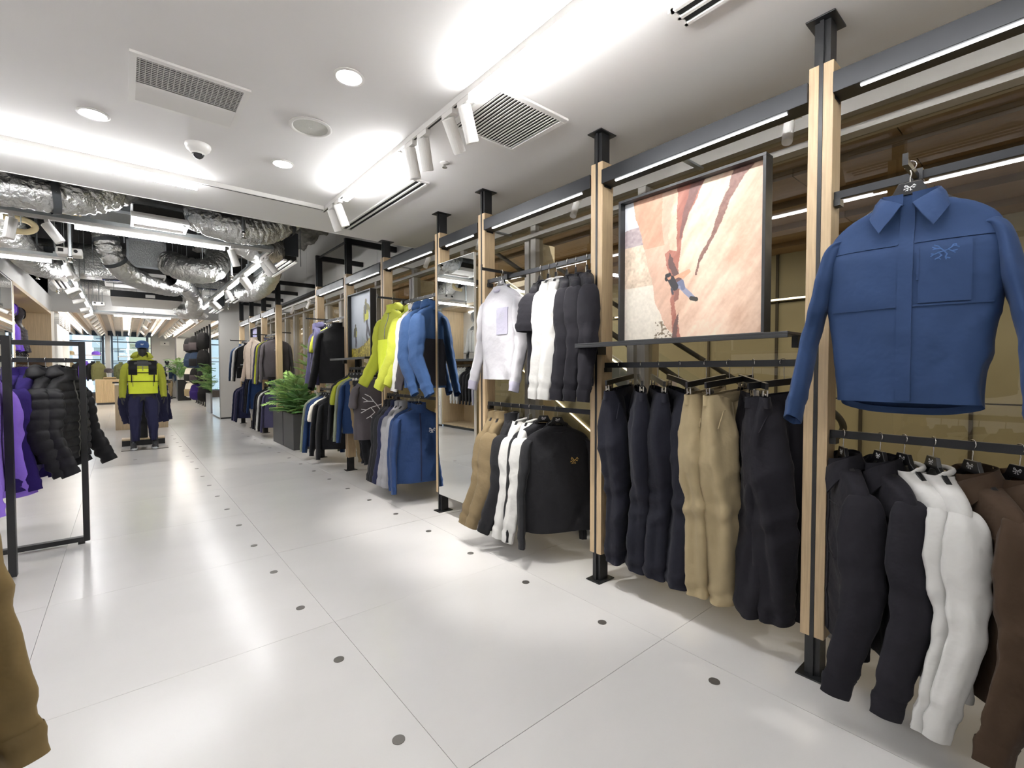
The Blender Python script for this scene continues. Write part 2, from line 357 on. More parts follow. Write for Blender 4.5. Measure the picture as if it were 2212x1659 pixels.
def garment(parent, fab, kind='ls', seed=0, sleeve_fab=None, L=.72, sh=.235, hem=.245, d=.055, sl=.66, fold=.011, a=7, f=3, bend=8, zip_=None, logo=None, yoke=False, placket=False, pockets=False, hood=None, collar='crew', cuffs=True, rsl=(.078, .058, .042), flat=.5, z0=0.0, nested=None, trim=None, hemback=0.0, chestpatch=None, hood_kw=None, drop=.085, sleeves=True, lower=None, inner=True, taper=1.0):
    puff = .0125 if kind == 'puff' else 0.0
    B = Body(sh=sh, hem=hem, L=L, d=d, fold=fold, seed=seed, puff=puff, hemback=hemback, drop=drop, taper=taper)
    ob = B.mesh().build(nested or 'body', fab, parent, smooth=True); ob.location = (0, 0, z0)
    rt = ob if nested else parent; zz = 0 if nested else z0
    def put(o):
        o.location = (0, 0, zz); return o
    short = kind == 'tee'
    if sleeves:
        for sd in (-1, 1):
            if short: mb, cb = sleeve_mesh(sd, sh, .24, a=a + 8, f=2, r0=.095, r1=.092, r2=.088, flat=flat, seed=seed, fold=fold * .5, bend=0, nv=14, z0=-drop - .012)
            else: mb, cb = sleeve_mesh(sd, sh, sl, a=a, f=f, r0=rsl[0], r1=rsl[1], r2=rsl[2], flat=flat, seed=seed, puff=puff, fold=fold * .7, bend=bend, z0=-drop - .012)
            so = put(mb.build('sleeve', sleeve_fab or fab, rt, smooth=True))
            if cuffs and not nested:
                cb.build('cuff', trim or sleeve_fab or fab, so, smooth=True)
    if collar == 'crew':
        a_ = np.linspace(0, 2 * PI, 29)[:-1]; ring = [((.070) * math.cos(t), .050 * math.sin(t), .004 - .030 * max(0, -math.sin(t)) + .012 * math.sin(t)) for t in a_]
        P = np.array(ring); mb = MB(); R = []
        for t, p in zip(a_, P):
            n = np.array([math.cos(t), math.sin(t), 0]); R.append([p + n * .010 * math.cos(q) + np.array([0, 0, .011]) * math.sin(q) for q in np.arange(8) * PI / 4])
        put(mb.grid(np.array(R), cu=True, cv=True).build('collar', trim or fab, rt, smooth=True))
    if collar in ('stand', 'hoodstand'):
        R = []; a_ = np.arange(28) * 2 * PI / 28
        for q, (sc, h) in enumerate([(1.14, -.022), (1.0, .0), (.98, .035), (1.0, .06), (.93, .062), (.9, .03), (.86, -.01)]):
            R.append([(.076 * sc * math.cos(t), .058 * sc * math.sin(t), h - .016 * max(0, -math.sin(t)) * (1 if h > .01 else 1.3)) for t in a_])
        put(MB().grid(np.array(R), cu=True).build('collar', trim or fab, rt, smooth=True))
    if collar == 'shirt':
        R = []; a_ = np.linspace(-PI / 2 + .16, 3 * PI / 2 - .16, 36)
        for h, sc in ((-.012, 1.08), (.022, 1.0), (.034, 1.03)): R.append([(.074 * sc * math.cos(t), .056 * sc * math.sin(t), h - .022 * max(0, -math.sin(t))) for t in a_])
        put(MB().grid(np.array(R)).build('collar_stand', trim or fab, rt, smooth=True))
        dy = max(0, d - .05) * .8
        for sd in (-1, 1):      # two pointed leaves folded over the stand
            fo = crom([(0, .060, .040), (.050, .046, .040), (.078, .0, .026), (.050, -.046, .0), (.010, -.062, -.026)], 16)
            bo = crom([(0, .080, -.004), (.062, .066, -.010), (.106, .004, -.030), (.104, -.044 - dy * .6, -.062), (.072, -.076 - dy, -.122)], 16)
            mid = fo * .5 + bo * .5 + np.array([.004, 0, .010]); mid[:, 1] -= .008; mid[-1] = (fo[-1] + bo[-1]) / 2 + np.array([0, -.006, 0])
            G = np.array([fo, fo * .82 + mid * .18 + np.array([.001, -.001, .006]), mid, mid * .4 + bo * .6, bo]); U_ = G[::-1] * np.array([.97, .97, 1]) + np.array([0, .003, -.002])
            G = np.concatenate([G, U_]); G[:, :, 0] *= sd; put(MB().grid(G).build('collar_leaf', trim or fab, rt, smooth=True))
    if hood or kind == 'puff' and hood is not False:
        kw = dict(w=.112, d=.085, h=.065, c=(0, .045, .012), seed=seed, open_=.7); kw.update(hood_kw or {})
        put(hood_mesh(**kw).build('hood', fab, rt, smooth=True))
    if zip_ is not None:
        put(B.patch(MB(), np.linspace(-.006, .006, 3), np.linspace(-.03, -L * .985, 30), .0035).build('zipper', zip_, rt, smooth=True))
    if placket:
        put(B.patch(MB(), np.linspace(-.020, .020, 4), np.linspace(-.03, -L * .99, 30), .0045).build('placket', fab, rt, smooth=True))
    if yoke:
        for zc in (-.165, -.385):
            for lo, hi in ((-sh * .9, -.022), (.022, sh * .9)): put(B.patch(MB(), np.linspace(lo, hi, 14), np.array([zc - .003, zc + .003]), .0035).build('seam', fab, rt, smooth=True))
    if pockets:
        mb = MB(); B.patch(mb, np.linspace(.035, .165, 10), np.linspace(-.175, -.378, 12), .005); put(mb.build('chest_pocket', pockets if not isinstance(pockets, bool) else fab, rt, smooth=True))
        put(B.patch(MB(), np.array([.030, .036]), np.linspace(-.19, -.30, 6), .007).build('pocket_zipper', M_BLACKP if pockets is True else fab, rt))
    if chestpatch is not None:
        fabc, xs, zs = chestpatch; put(B.patch(MB(), np.linspace(*xs, 8), np.linspace(*zs, 10), .005).build('chest_panel', fabc, rt, smooth=True))
    if lower is not None:    # a differently coloured lower body
        put(B.patch(MB(), np.linspace(-hem * .97, hem * .97, 24), np.linspace(lower[1], lower[2], 14), .004, thick=False).build('front_panel', lower[0], rt, smooth=True))
        put(B.patch(MB(), np.linspace(-hem * .97, hem * .97, 24), np.linspace(lower[1], lower[2], 14), .004, back=True, thick=False).build('back_panel', lower[0], rt, smooth=True))
    if logo:
        lo = emblem(B, rt, logo[0], logo[1], logo[2], logo[3], back=(len(logo) > 4 and logo[4])); put(lo)
    if inner and not nested:
        put(B.patch(MB(), np.linspace(-.022, .022, 3), np.array([-.012, -.03]), -.004, back=True, thick=False).build('neck_label', M_BLACKP, rt))
    return B, ob
_HG = {}
def hanger(label, loc, rz, group, clips=False, hook_only=False):
    """black hanger with a steel hook; origin = top of the hook on the rail"""
    t = thing('clip_hanger' if clips else 'clothes_hanger', label, 'hanger', loc, rz, group)
    if clips not in _HG:
        D = {}
        a = np.linspace(math.radians(205), math.radians(-90), 18); pts = [(.016 * math.cos(q), 0, -.014 + .016 * math.sin(q)) for q in a]
        pts += [(.003, 0, -.042), (0, 0, -.06), (0, 0, -.092 if clips else -.085)]
        D['hook'] = MB().tube(pts, .0022, 6)
        if clips:
            D['bar'] = MB().box(-.18, .18, -.007, .007, -.122, -.092)
            D['clip'] = []
            for sx in (-.150, .150):
                mb = MB(); mb.box(sx - .014, sx + .014, -.012, -.006, -.178, -.128); mb.box(sx - .014, sx + .014, .006, .012, -.178, -.128); mb.cyl((sx - .016, 0, -.146), (sx + .016, 0, -.146), .004, 8); mb.cyl((sx, 0, -.13), (sx, 0, -.12), .003, 6); D['clip'].append(mb)
        else:
            mb = MB(); xs = np.linspace(-.205, .205, 27); R = []
            for x in xs:
                u = abs(x) / .205; zc = -.092 - .142 * u ** 1.08; th = .006 + .006 * u; hh = .017 - .006 * u
                if u < .16: hh = .022; zc = -.094
                yo = -.018 * u * u * 0
                R.append([(x, yo + th * sy, zc + hh * sz) for sy, sz in ((-1, -1), (1, -1), (1.0, 1), (-1.0, 1))])
            mb.grid(np.array(R), cu=True); D['bar'] = mb
            lg = MB()
            for ln in EMBLEM: lg.ribbon([(p * .0165, -.0072, -.093 + q * .014) for p, q in ln], .0022, (0, -1, 0))
            D['logo'] = lg
        _HG[clips] = {k: v for k, v in D.items()}
        H = _HG[clips]
        H['_o'] = [H['hook'].build('hook', M_CHROME, t, smooth=True), H['bar'].build('shoulder_bar' if not clips else 'bar', M_BLACKP, t, bevel=.002)]
        if clips: H['_o'] += [c.build('clip', M_CHROME, t) for c in H['clip']]
        else: H['_o'] += [H['logo'].build('logo', M_LOGOW, t)]
    else:
        for o in _HG[clips]['_o']: c = o.copy(); COL.objects.link(c); c.parent = t
    return t
def hl(label):
    w = ('hanger of ' + label).split()
    for d in ('the', 'of', 'one', 'long', 'sleeve', 'on'):
        while len(w) > 16 and d in w[2:]: w.remove(d) if d != 'of' else w.pop(len(w) - 1 - w[::-1].index('of'))
    return ' '.join(w)
def top(name, label, cat, x, y, zr, rz, fab, group=None, hang=None, hgroup='hangers on the clothes rails', zoff=-.128, tilt=0, **kw):
    """a top on a hanger on a rail whose upper edge is at zr"""
    if hang is not False: hanger(hang or hl(label), (x, y, zr + .003), rz, hgroup)
    global RES
    RES = 2 if (y < 5.4 and x > 1) or (y < 5.2 and x < -.1) else 1
    t = thing(name, label, cat, (x, y, zr + zoff), rz, group)
    garment(t, fab, **kw); RES = 1; return t
def trousers_parts(parent, fab, L=1.03, wst=.170, seed=0, hip=.192, knee=.094, hemw=.080, dk=.9, z0=0.0, gap=.0, nested=None, cuffpull=1.0, depth=1.0, stance=.105):
    r = np.random.RandomState(seed); root = parent
    if nested:
        wb = None
    for sd in (-1, 1):
        nv, nu = (34, 24) if nested else (56, 36); t = np.linspace(0, 1, nv); u = np.arange(nu) * 2 * PI / nu; R = []
        cx = np.interp(t, [0, .2, .3, 1], [wst * .46, hip * .47, stance * .98, stance]); hw = np.interp(t, [0, .2, .32, .55, 1], [wst * .55, hip * .54, .112, knee, hemw * cuffpull])
        hw = hw * (.88 if nested else 1)
        hd = np.interp(t, [0, .06, .2, .35, .55, 1], [.030, .046, .072, .078, .072, .064]) * depth; cy = np.interp(t, [0, .2, .5, .6, 1], [0, 0, -.018, -.02, .012])
        ks = r.choice([2, 3, 4, 5], 4); ps = r.rand(4) * 6.3; qs = r.randn(4) * 5
        for i in range(nv):
            D = sum(np.sin(k * u + p + q * t[i]) for k, p, q in zip(ks, ps, qs)) * .006 * min(1, t[i] * 5) + .006 * np.sin(t[i] * 55 + u) * math.exp(-((t[i] - .55) / .08) ** 2) + .007 * np.sin(t[i] * 70 + u * 2) * math.exp(-((t[i] - .97) / .05) ** 2)
            for q in range(4): D = D + .0075 * ((1 - np.abs(np.sin(t[i] * (7 + 3 * q) + (u - ps[q]) * (.5 if q % 2 else 1) + qs[q]))) ** 3 - .3) * (.5 + .5 * math.sin(t[i] * (5 + 2 * q) + ps[q])) * min(1, t[i] * 6)
            e = 2 / 2.4; c, s = np.cos(u), np.sin(u)
            R.append(np.stack([sd * cx[i] + (hw[i] + D) * np.sign(c) * np.abs(c) ** e, cy[i] + (hd[i] + D) * np.sign(s) * np.abs(s) ** e, np.full(nu, -t[i] * L)], 1))
        R.append(R[-1] * np.array([1, 1, 1]) + np.array([0, 0, .02])); 
        cen = np.array([sd * cx[-1], cy[-1], 0]); R[-1] = cen + (R[-1] - cen) * np.array([.85, .85, 1])
        o = MB().grid(np.array(R), cu=True).build('trouser_leg' if nested else 'leg', fab, root, smooth=True); o.location = (0, 0, z0)
        if not nested:   # slanted pocket opening
            mb = MB(); P = []
            for q in np.linspace(0, 1, 6):
                i = int(4 + q * 4); P.append((sd * (wst * .55 + q * .075), -hd[i] * .80 - .012 + cy[i], -t[i] * L))
            mb.tube(P, .003, 5); po = mb.build('pocket_edge', fab, o)
    R = []; u = np.arange(36) * 2 * PI / 36
    for z, k in ((.002, .97), (.004, 1.03), (-.045, 1.06), (-.047, .98)): R.append(np.stack([(wst * 1.03) * k * np.sign(np.cos(u)) * np.abs(np.cos(u)) ** .8, .034 * k * depth * np.sin(u), np.full(36, z)], 1))
    o = MB().grid(np.array(R), cu=True).build('waistband', fab, root, smooth=True); o.location = (0, 0, z0)
def trousers(label, x, y, zr, rz, fab, group=None, hang=None, L=1.03, seed=0, tilt=-6, **kw):
    h = hanger(hl(label), (x, y, zr + .003), rz, 'clip hangers', clips=True)
    t = thing('trousers', label, 'trousers', (x, y, zr - .158), rz, group)
    h.rotation_euler[1] = t.rotation_euler[1] = math.radians(tilt); trousers_parts(t, fab, L=L, seed=seed, **kw); return t
# ------------------------------------------------------------------ mannequins
def skin_figure(parent, full=True, arms=True, pose=None, name='figure'):
    V = {}; Ed = []; Rr = {}
    def v(n, p, r): V[n] = p; Rr[n] = r
    def e(a, b): Ed.append((a, b))
    v('pel', (0, 0, 1.0), (.15, .11)); v('spine', (0, 0, 1.2), (.135, .10)); v('chest', (0, .0, 1.40), (.16, .11)); v('nb', (0, .01, 1.545), (.07, .07)); v('nk', (0, .0, 1.61), (.055, .058))
    v('h0', (0, -.02, 1.675), (.066, .078)); v('h1', (0, -.012, 1.74), (.078, .098)); v('h2', (0, -.004, 1.80), (.070, .088)); v('h3', (0, 0, 1.845), (.035, .045))
    for a, b in zip(['pel', 'spine', 'chest', 'nb', 'nk', 'h0', 'h1', 'h2'], ['spine', 'chest', 'nb', 'nk', 'h0', 'h1', 'h2', 'h3']): e(a, b)
    for s in (-1, 1):
        k = 'LR'[s > 0]
        v('sh' + k, (s * .175, .01, 1.49), (.065, .065)); v('el' + k, (s * .262, .03, 1.21), (.042, .042)); v('wr' + k, (s * .285, -.035, .955), (.028, .026)); v('pm' + k, (s * .285, -.055, .885), (.032, .018))
        e('chest', 'sh' + k); e('sh' + k, 'el' + k); e('el' + k, 'wr' + k); e('wr' + k, 'pm' + k)
        for i, (dy, ln) in enumerate(((-.028, .068), (-.009, .078), (.010, .074), (.028, .058))):
            b = (s * .287, -.058 + dy, .858); m_ = (s * .283, -.066 + dy, .858 - ln * .55); t_ = (s * .268, -.074 + dy, .858 - ln)
            for q, (nm, p, r) in enumerate((('f0', b, .0095), ('f1', m_, .0085), ('f2', t_, .007))): v(nm + k + str(i), p, (r, r))
            e('pm' + k, 'f0' + k + str(i)); e('f0' + k + str(i), 'f1' + k + str(i)); e('f1' + k + str(i), 'f2' + k + str(i))
        v('t0' + k, (s * .272, -.088, .905), (.012, .012)); v('t1' + k, (s * .258, -.108, .872), (.0095, .0095)); v('t2' + k, (s * .25, -.115, .845), (.0075, .0075)); e('pm' + k, 't0' + k); e('t0' + k, 't1' + k); e('t1' + k, 't2' + k)
        if full:
            v('hp' + k, (s * .10, 0, .93), (.10, .10)); v('kn' + k, (s * .135, -.02, .52), (.06, .06)); v('an' + k, (s * .15, .02, .10), (.04, .045)); v('to' + k, (s * .165, -.10, .045), (.04, .03))
            e('pel', 'hp' + k); e('hp' + k, 'kn' + k); e('kn' + k, 'an' + k); e('an' + k, 'to' + k)
    names = list(V); me = bpy.data.meshes.new(name); me.from_pydata([V[n] for n in names], [(names.index(a), names.index(b)) for a, b in Ed], [])
    o = bpy.data.objects.new(name, me); COL.objects.link(o); me.materials.append(M_MANN); o.parent = parent
    md = o.modifiers.new('skin', 'SKIN'); md.use_smooth_shade = True
    for i, n in enumerate(names): me.skin_vertices[0].data[i].radius = Rr[n]
    me.skin_vertices[0].data[names.index('pel')].use_root = True
    sd = o.modifiers.new('sub', 'SUBSURF'); sd.levels = 1; sd.render_levels = 1
    # face: nose ridge, brow, chin and ears as one with the head
    return o
def cap_parts(parent, m, logo=M_LOGOW, z=1.80, c=(0, -.01), nested=True, brimdown=.0, size=1.0):
    mb = MB(); a = np.arange(24) * 2 * PI / 24; R = []
    for h, k in ((-.035, 1.0), (0, 1.01), (.04, .95), (.065, .78), (.08, .45), (.084, .05)): R.append(np.stack([c[0] + .093 * k * size * np.cos(a), c[1] + .112 * k * size * np.sin(a), np.full(24, z + h * size)], 1))
    mb.grid(np.array(R), cu=True); o = mb.build('cap' if nested else 'crown', m, parent, smooth=True)
    R = []
    for q in np.linspace(0, 1, 5):
        row = []
        for t in np.linspace(PI + .45, 2 * PI - .45, 16):
            row.append((c[0] + .090 * size * math.cos(t), c[1] + (.108 + .070 * q * math.sin(t - PI)) * size * math.sin(t), z - .033 * size - .012 * q - .010 * q * abs(math.cos(t))))
        R.append(row)
    b = MB().grid(np.array(R)); b.grid(np.array([[(x, y, zz - .004) for x, y, zz in row] for row in R])); b.build('brim', m, o if nested else parent, smooth=True)
    lg = MB()
    for ln in EMBLEM: lg.ribbon([(c[0] + p * .022 * size, c[1] - .112 * size * (1 - .25 * (q * .4 + .3) ** 2) - .003, z + .012 + q * .018 * size) for p, q in ln], .003, (0, -1, 0))
    lg.build('logo', logo, o if nested else parent); return o
def shoe_parts(parent, s, x, y, mats, z=.0, rz=0.0):
    up = MB(); R = []
    for yy, w, h in ((-.17, .030, .05), (-.15, .042, .062), (-.10, .048, .075), (-.04, .044, .10), (.02, .040, .135), (.06, .038, .14), (.10, .036, .13), (.115, .024, .09)):
        R.append([(x + w * math.cos(t) + s * .006 * (yy < -.1), y + yy, z + .018 + (h - .018) * max(0, math.sin(t)) ** .8 if 0 <= t <= PI else z + .018) for t in np.linspace(0, 2 * PI, 17)[:-1]])
    up.grid(np.array(R), cu=True); n = len(up.v); up.f.append(tuple(range(16))[::-1]); up.f.append(tuple(n - 16 + j for j in range(16)))
    o = up.build('shoe', mats[0], parent, smooth=True)
    so = MB(); R = []
    for zz, k in ((0, 1.0), (.006, 1.06), (.028, 1.05), (.032, .95)): R.append([(x + .052 * k * math.cos(t) * (1 if math.sin(t) < 0 else .85), y - .03 + .155 * k * math.sin(t), z + zz) for t in np.arange(24) * 2 * PI / 24])
    so.grid(np.array(R), cu=True); so.f.append(tuple(range(24))[::-1]); so.build('sole', mats[1], o, smooth=True)
    lc = MB()
    for q in range(4): lc.bar((x - .022, y - .09 + q * .03, z + .082 + q * .017), (x + .022, y - .085 + q * .03, z + .082 + q * .017), .006, .004)
    lc.build('laces', mats[2], o); return o
# ------------------------------------------------------------------ backpacks
def backpack(label, loc, rz, m, m2=None, w=.17, h=.27, d=.12, seed=0, group='backpacks on the pole wall', flap=None):
    t = thing('backpack', label, 'backpack', loc, rz, group); r = np.random.RandomState(seed); nu, nv = 26, 16; u = np.arange(nu) * 2 * PI / nu; R = []
    for q in np.linspace(-PI / 2 * .96, PI / 2 * .96, nv):
        k = abs(math.cos(q)) ** .45; z = h * math.sin(q); lean = .02 * math.sin(q)
        e = 2 / 3.2; c, s = np.cos(u), np.sin(u); D = 1 + .035 * np.sin(3 * u + r.rand() * .4 + q * 4) + .02 * np.sin(5 * u + q * 7)
        R.append(np.stack([w * k * np.sign(c) * np.abs(c) ** e * D, d * k * np.sign(s) * np.abs(s) ** e * D * np.where(s < 0, 1.15 - .25 * math.sin(q), .75) - lean, np.full(nu, z)], 1))
    MB().grid(np.array(R), cu=True).build('bag_body', m, t, smooth=True)
    pk = MB(); X, Z = np.meshgrid(np.linspace(-.78, .78, 9), np.linspace(-.75, .15, 8)); e = 1 - np.abs(X / .9) ** 3; 
    pk.grid(np.stack([X * w, -d * 1.12 * (1 - .1 * np.abs(Z)) - .035 * np.clip(e, 0, 1) * np.clip(1 - ((Z + .3) / .5) ** 4, 0, 1), Z * h], -1)); pk.build('front_pocket', m2 or m, t, smooth=True)
    for sd in (-1, 1):
        MB().tube(crom([(sd * .06, d * .75, h * .75), (sd * .075, d * 1.25, h * .35), (sd * .09, d * 1.2, -h * .3), (sd * .11, d * .7, -h * .8)], 14), .016, 6, flat=(1.6, .4), ref=(1, 0, 0)).build('shoulder_strap', M_BLACKP, t, smooth=True)
    MB().tube(crom([(-.04, d * .4, h * .95), (-.02, d * .5, h * 1.12), (.02, d * .5, h * 1.12), (.04, d * .4, h * .95)], 10), .006, 6).build('top_handle', M_BLACKP, t, smooth=True)
    zp = MB().tube([(w * .86 * math.cos(a), -d * .55 - .02 * math.sin(a), h * .35 + h * .5 * math.sin(a)) for a in np.linspace(0, PI, 14)], .0035, 5); zp.build('zipper', M_BLACKP, t)
    return t
# ------------------------------------------------------------------ plants
_FR = {}
def frond_mesh(kind):
    if kind in _FR: return _FR[kind]
    mb = MB(); rnd = random.Random(3)
    if kind == 'pine':     # flat tiered branch with comb-like twigs
        mb.tube(crom([(0, 0, 0), (.16, 0, .02), (.36, 0, -.01)], 8), np.linspace(.005, .0015, 8), 5)
        for i in range(17):
            x = .04 + .0195 * i; L = .105 * (1 - (i / 18.5) ** 1.6) * (.75 + .25 * (i > 1)) 
            for s in (-1, 1):
                p0 = Vector((x, 0, .018 * math.sin(x * 8))); p1 = p0 + Vector((L * .62, s * L, -.012)); 
                d = (p1 - p0).normalized(); n_ = Vector((0, 0, 1)); sd = d.cross(n_)
                w = .0046; m_ = p0.lerp(p1, .5) + Vector((0, 0, .008))
                mb.add([p0 - sd * w * .6, p0 + sd * w * .6, m_ + sd * w, p1, m_ - sd * w], [(0, 1, 2, 3, 4)])
                mb.add([p0 + n_ * w, p0 - n_ * w * .6, m_ - n_ * w * .8, p1, m_ + n_ * w], [(0, 1, 2, 3, 4)])
    else:                  # pinnate fern / leafy branch
        mb.tube(crom([(0, 0, 0), (.14, 0, .05), (.32, 0, .0)], 8), np.linspace(.004, .001, 8), 5)
        for i in range(15):
            x = .03 + .0205 * i; z = .05 * math.sin(min(1, x / .3) * PI) ; L = .075 * math.sin(PI * (.12 + .82 * i / 15)) + .012
            for s in (-1, 1):
                p0 = Vector((x, 0, z)); p1 = p0 + Vector((L * .35, s * L, -.01 + rnd.uniform(-.01, .01))); m_ = p0.lerp(p1, .5) + Vector((0, 0, .006)); sd = Vector((.011, 0, 0))
                mb.add([p0, m_ + sd, p1, m_ - sd], [(0, 1, 2, 3)])
    me = None; _FR[kind] = mb; return mb
_FO = {}
def frond(parent, kind, m, loc, rot, scale):
    key = (kind, m.name)
    if key not in _FO:
        o = frond_mesh(kind).build('frond', m, parent); _FO[key] = o
    else:
        o = _FO[key].copy(); COL.objects.link(o); o.parent = parent
    o.location = loc; o.rotation_euler = rot; o.scale = (scale,) * 3; return o
def pine_plant(label, loc, h, seed, tiers=8, group='plants in the charcoal planters', m=None, spread=1.0):
    t = thing('potted_pine', label, 'plant', loc, 0, group); r = random.Random(seed)
    MB().tube(crom([(0, 0, -.02), (.01, 0, h * .5), (0, .01, h)], 10), np.linspace(.011, .004, 10), 7).build('stem', M_STEM, t, smooth=True)
    for i in range(tiers):
        f = i / (tiers - 1); z = h * (.12 + .86 * f); n = 6 if i < tiers - 1 else 5; s = (1.12 - .55 * f) * spread
        for k in range(n):
            az = 2 * PI * (k + .5 * (i % 2) + r.uniform(-.2, .2)) / n
            frond(t, 'pine', m or (M_GREEN if f > .45 or r.random() < .4 else M_GREEN2), (.006 * math.cos(az), .006 * math.sin(az), z + r.uniform(-.015, .015)), (r.uniform(-.2, .2), -.25 + .45 * (1 - f) * r.uniform(-.3, .9) - .25 * f, az), s * r.uniform(.85, 1.1))
    return t
def fern_plant(label, loc, n, seed, scale=1.0, group='plants in the charcoal planters', up=.7, m=None):
    t = thing('potted_fern', label, 'plant', loc, 0, group); r = random.Random(seed)
    st = MB()
    for k in range(5):
        az = 2 * PI * k / 5 + r.random(); H = r.uniform(.25, .5) * scale
        st.tube(crom([(0, 0, -.01), (.04 * math.cos(az), .04 * math.sin(az), H * .5), (.11 * math.cos(az) * scale, .11 * math.sin(az) * scale, H)], 8), .004, 5)
    st.build('stem', M_GREEN2, t)
    for k in range(n):
        az = 2 * PI * k * .618; q = k / n; H = r.uniform(.05, .5) * scale
        frond(t, 'fern', m or (M_GREEN if r.random() < .6 else M_GREEN2), (.09 * math.cos(az) * r.random() * scale, .09 * math.sin(az) * r.random() * scale, H), (r.uniform(-.4, .4), -up * r.uniform(.1, 1.3), az), scale * r.uniform(.75, 1.15))
    return t
# ================================================================== ROOM SHELL
XW = 3.02          # glass wall
XL = -1.40         # left wall (beyond the near sales floor)
ZC = 2.84          # near white ceiling
fl = sbox('floor', M_GROUT, -6.0, 3.1, -4.0, 29.0, -.25, -.006)
tile_src = None
for i in range(-5, 3):
    for j in range(-5, 24):
        x0 = .843 + 1.2075 * i; y0 = 1.275 + 1.2265 * j; x1, y1 = x0 + 1.2075, y0 + 1.2265
        if x0 > 3.05 or y0 > 28.9: continue
        if tile_src is None:
            tile_src = MB().box(-.6028, .6028, -.6123, .6123, -.05, 0).build('tile', M_FLOOR, fl); o = tile_src
        else:
            o = tile_src.copy(); COL.objects.link(o); o.parent = fl
        o.location = ((x0 + x1) / 2, (y0 + y1) / 2, random.Random(i * 99 + j).uniform(-.0004, .0003))
stud = None
for x, ys in ((1.94, np.arange(-.28, 12.5, .6165)), (.744, np.arange(-.31, 12.5, .6165)), (-.50, [2.95, 9.10]), (.10, [9.10])):
    for y in ys:
        if stud is None: stud = MB().cyl((0, 0, -.02), (0, 0, .0022), .0235, 20).build('floor_stud', M_STUD, fl); o = stud
        else: o = stud.copy(); COL.objects.link(o); o.parent = fl
        o.location = (x, float(y), 0)
# near ceiling, with its free edge at y = 5.1
ce = sbox('ceiling', M_WHITE, -6.0, 3.1, -4.0, 5.10, ZC, ZC + .14)
sbox('leak_blocker_wall', M_DARK, -6.0, 3.1, 4.9, 5.0, ZC + .14, 4.2)  # unseen wall added to block sky light leaking in above the ceiling
sbox('ceiling.007', M_DARK, -6.0, 9.0, -4.2, 5.0, 3.0, 3.05) if False else None
sbox('trim_1', M_WHITEM, -6.0, 3.06, 5.10, 5.112, ZC - .004, ZC + .16)
sbox('ceiling.001', M_DARK, -6.0, 3.2, 5.0, 29.0, 4.15, 4.35)     # bare slab
# rough sprayed fireproofing on the slab next to the glass wall
def lumpy(name, m, x0, x1, y0, y1, z, amp, n, seed, parent=None):
    X, Y = np.meshgrid(np.linspace(x0, x1, n), np.linspace(y0, y1, n * 2)); Z = z - amp * fbm(X * 5, Y * 5, seed, 4) * 2
    return MB().grid(np.stack([X, Y, Z], -1)).build(name, m, parent, smooth=True)
o = lumpy('ceiling.002', M_SLAB, 1.2, 3.05, 5.3, 12.5, 4.16, .16, 42, 4); o['kind'] = 'structure'
# walls
sbox('wall_back', M_WALL, -6.0, 3.1, -4.15, -4.0, 0, ZC)
sbox('wall_left', M_WALL, -6.15, -6.0, -4.0, 5.5, 0, ZC)
sbox('wall_left.001', M_WALL, -6.0, XL - .6, 5.3, 5.5, 0, 4.2)
# window wall: kerb, head band, mullions with panes
sbox('trim_2', M_ALU, 2.97, 3.10, -4.0, 15.3, 0, .07)
sbox('trim_3', M_ALU, 3.0, 3.08, -4.0, 15.3, .07, .15)
hd = sbox('trim_4', M_MULL, 2.98, 3.09, -4.0, 15.3, 2.72, 2.80)
sbox('trim_5', M_MULL, 2.955, 3.0, -4.0, 15.3, 2.60, 2.635)
wr = sempty('wall_right')
ys = [5.10, 6.9, 8.7, 10.5, 12.3, 14.1, 15.4]
for a, b in zip(ys[:-1], ys[1:]): box('wall_panel', M_WALLG, wr, 3.04, 3.12, a + .004, b - .004, 2.80, 4.2)
box('wall_panel', M_WALLG, wr, 3.05, 3.12, -4, 5.10, 2.80, 2.84)
M_REVEAL = mat('reveal_panel', '#cfc4ac', 0.6, var=.05, vscale=3)
mul = [-3.9, -2.3, -.62, 2.06, 3.26, 4.46, 5.64, 6.84, 7.60, 8.34, 9.08, 9.82, 10.56, 11.30, 12.04, 12.78, 13.52, 14.26, 15.2]
for i, (a, b) in enumerate(zip(mul[:-1], mul[1:])):
    w = sempty('window_%d' % (i + 1))
    box('mullion', M_MULL, w, 2.985, 3.085, a - .035, a + .035, .15, 2.72, bevel=.003)
    box('mullion', M_MULL, w, 3.0, 3.075, a + .075, a + .135, .15, 2.60)
    box('transom', M_MULL, w, 3.0, 3.075, a + .135, b - .035, 2.60, 2.635)
    box('reveal', M_REVEAL, w, 3.085, 3.36, a + .085, a + .125, .15, 2.60)
    box('pane', M_GLASS, w, 3.035, 3.045, a + .135, b - .035, .15, 2.60)
    box('pane', M_GLASS, w, 3.035, 3.045, a + .035, b - .035, 2.635, 2.72)
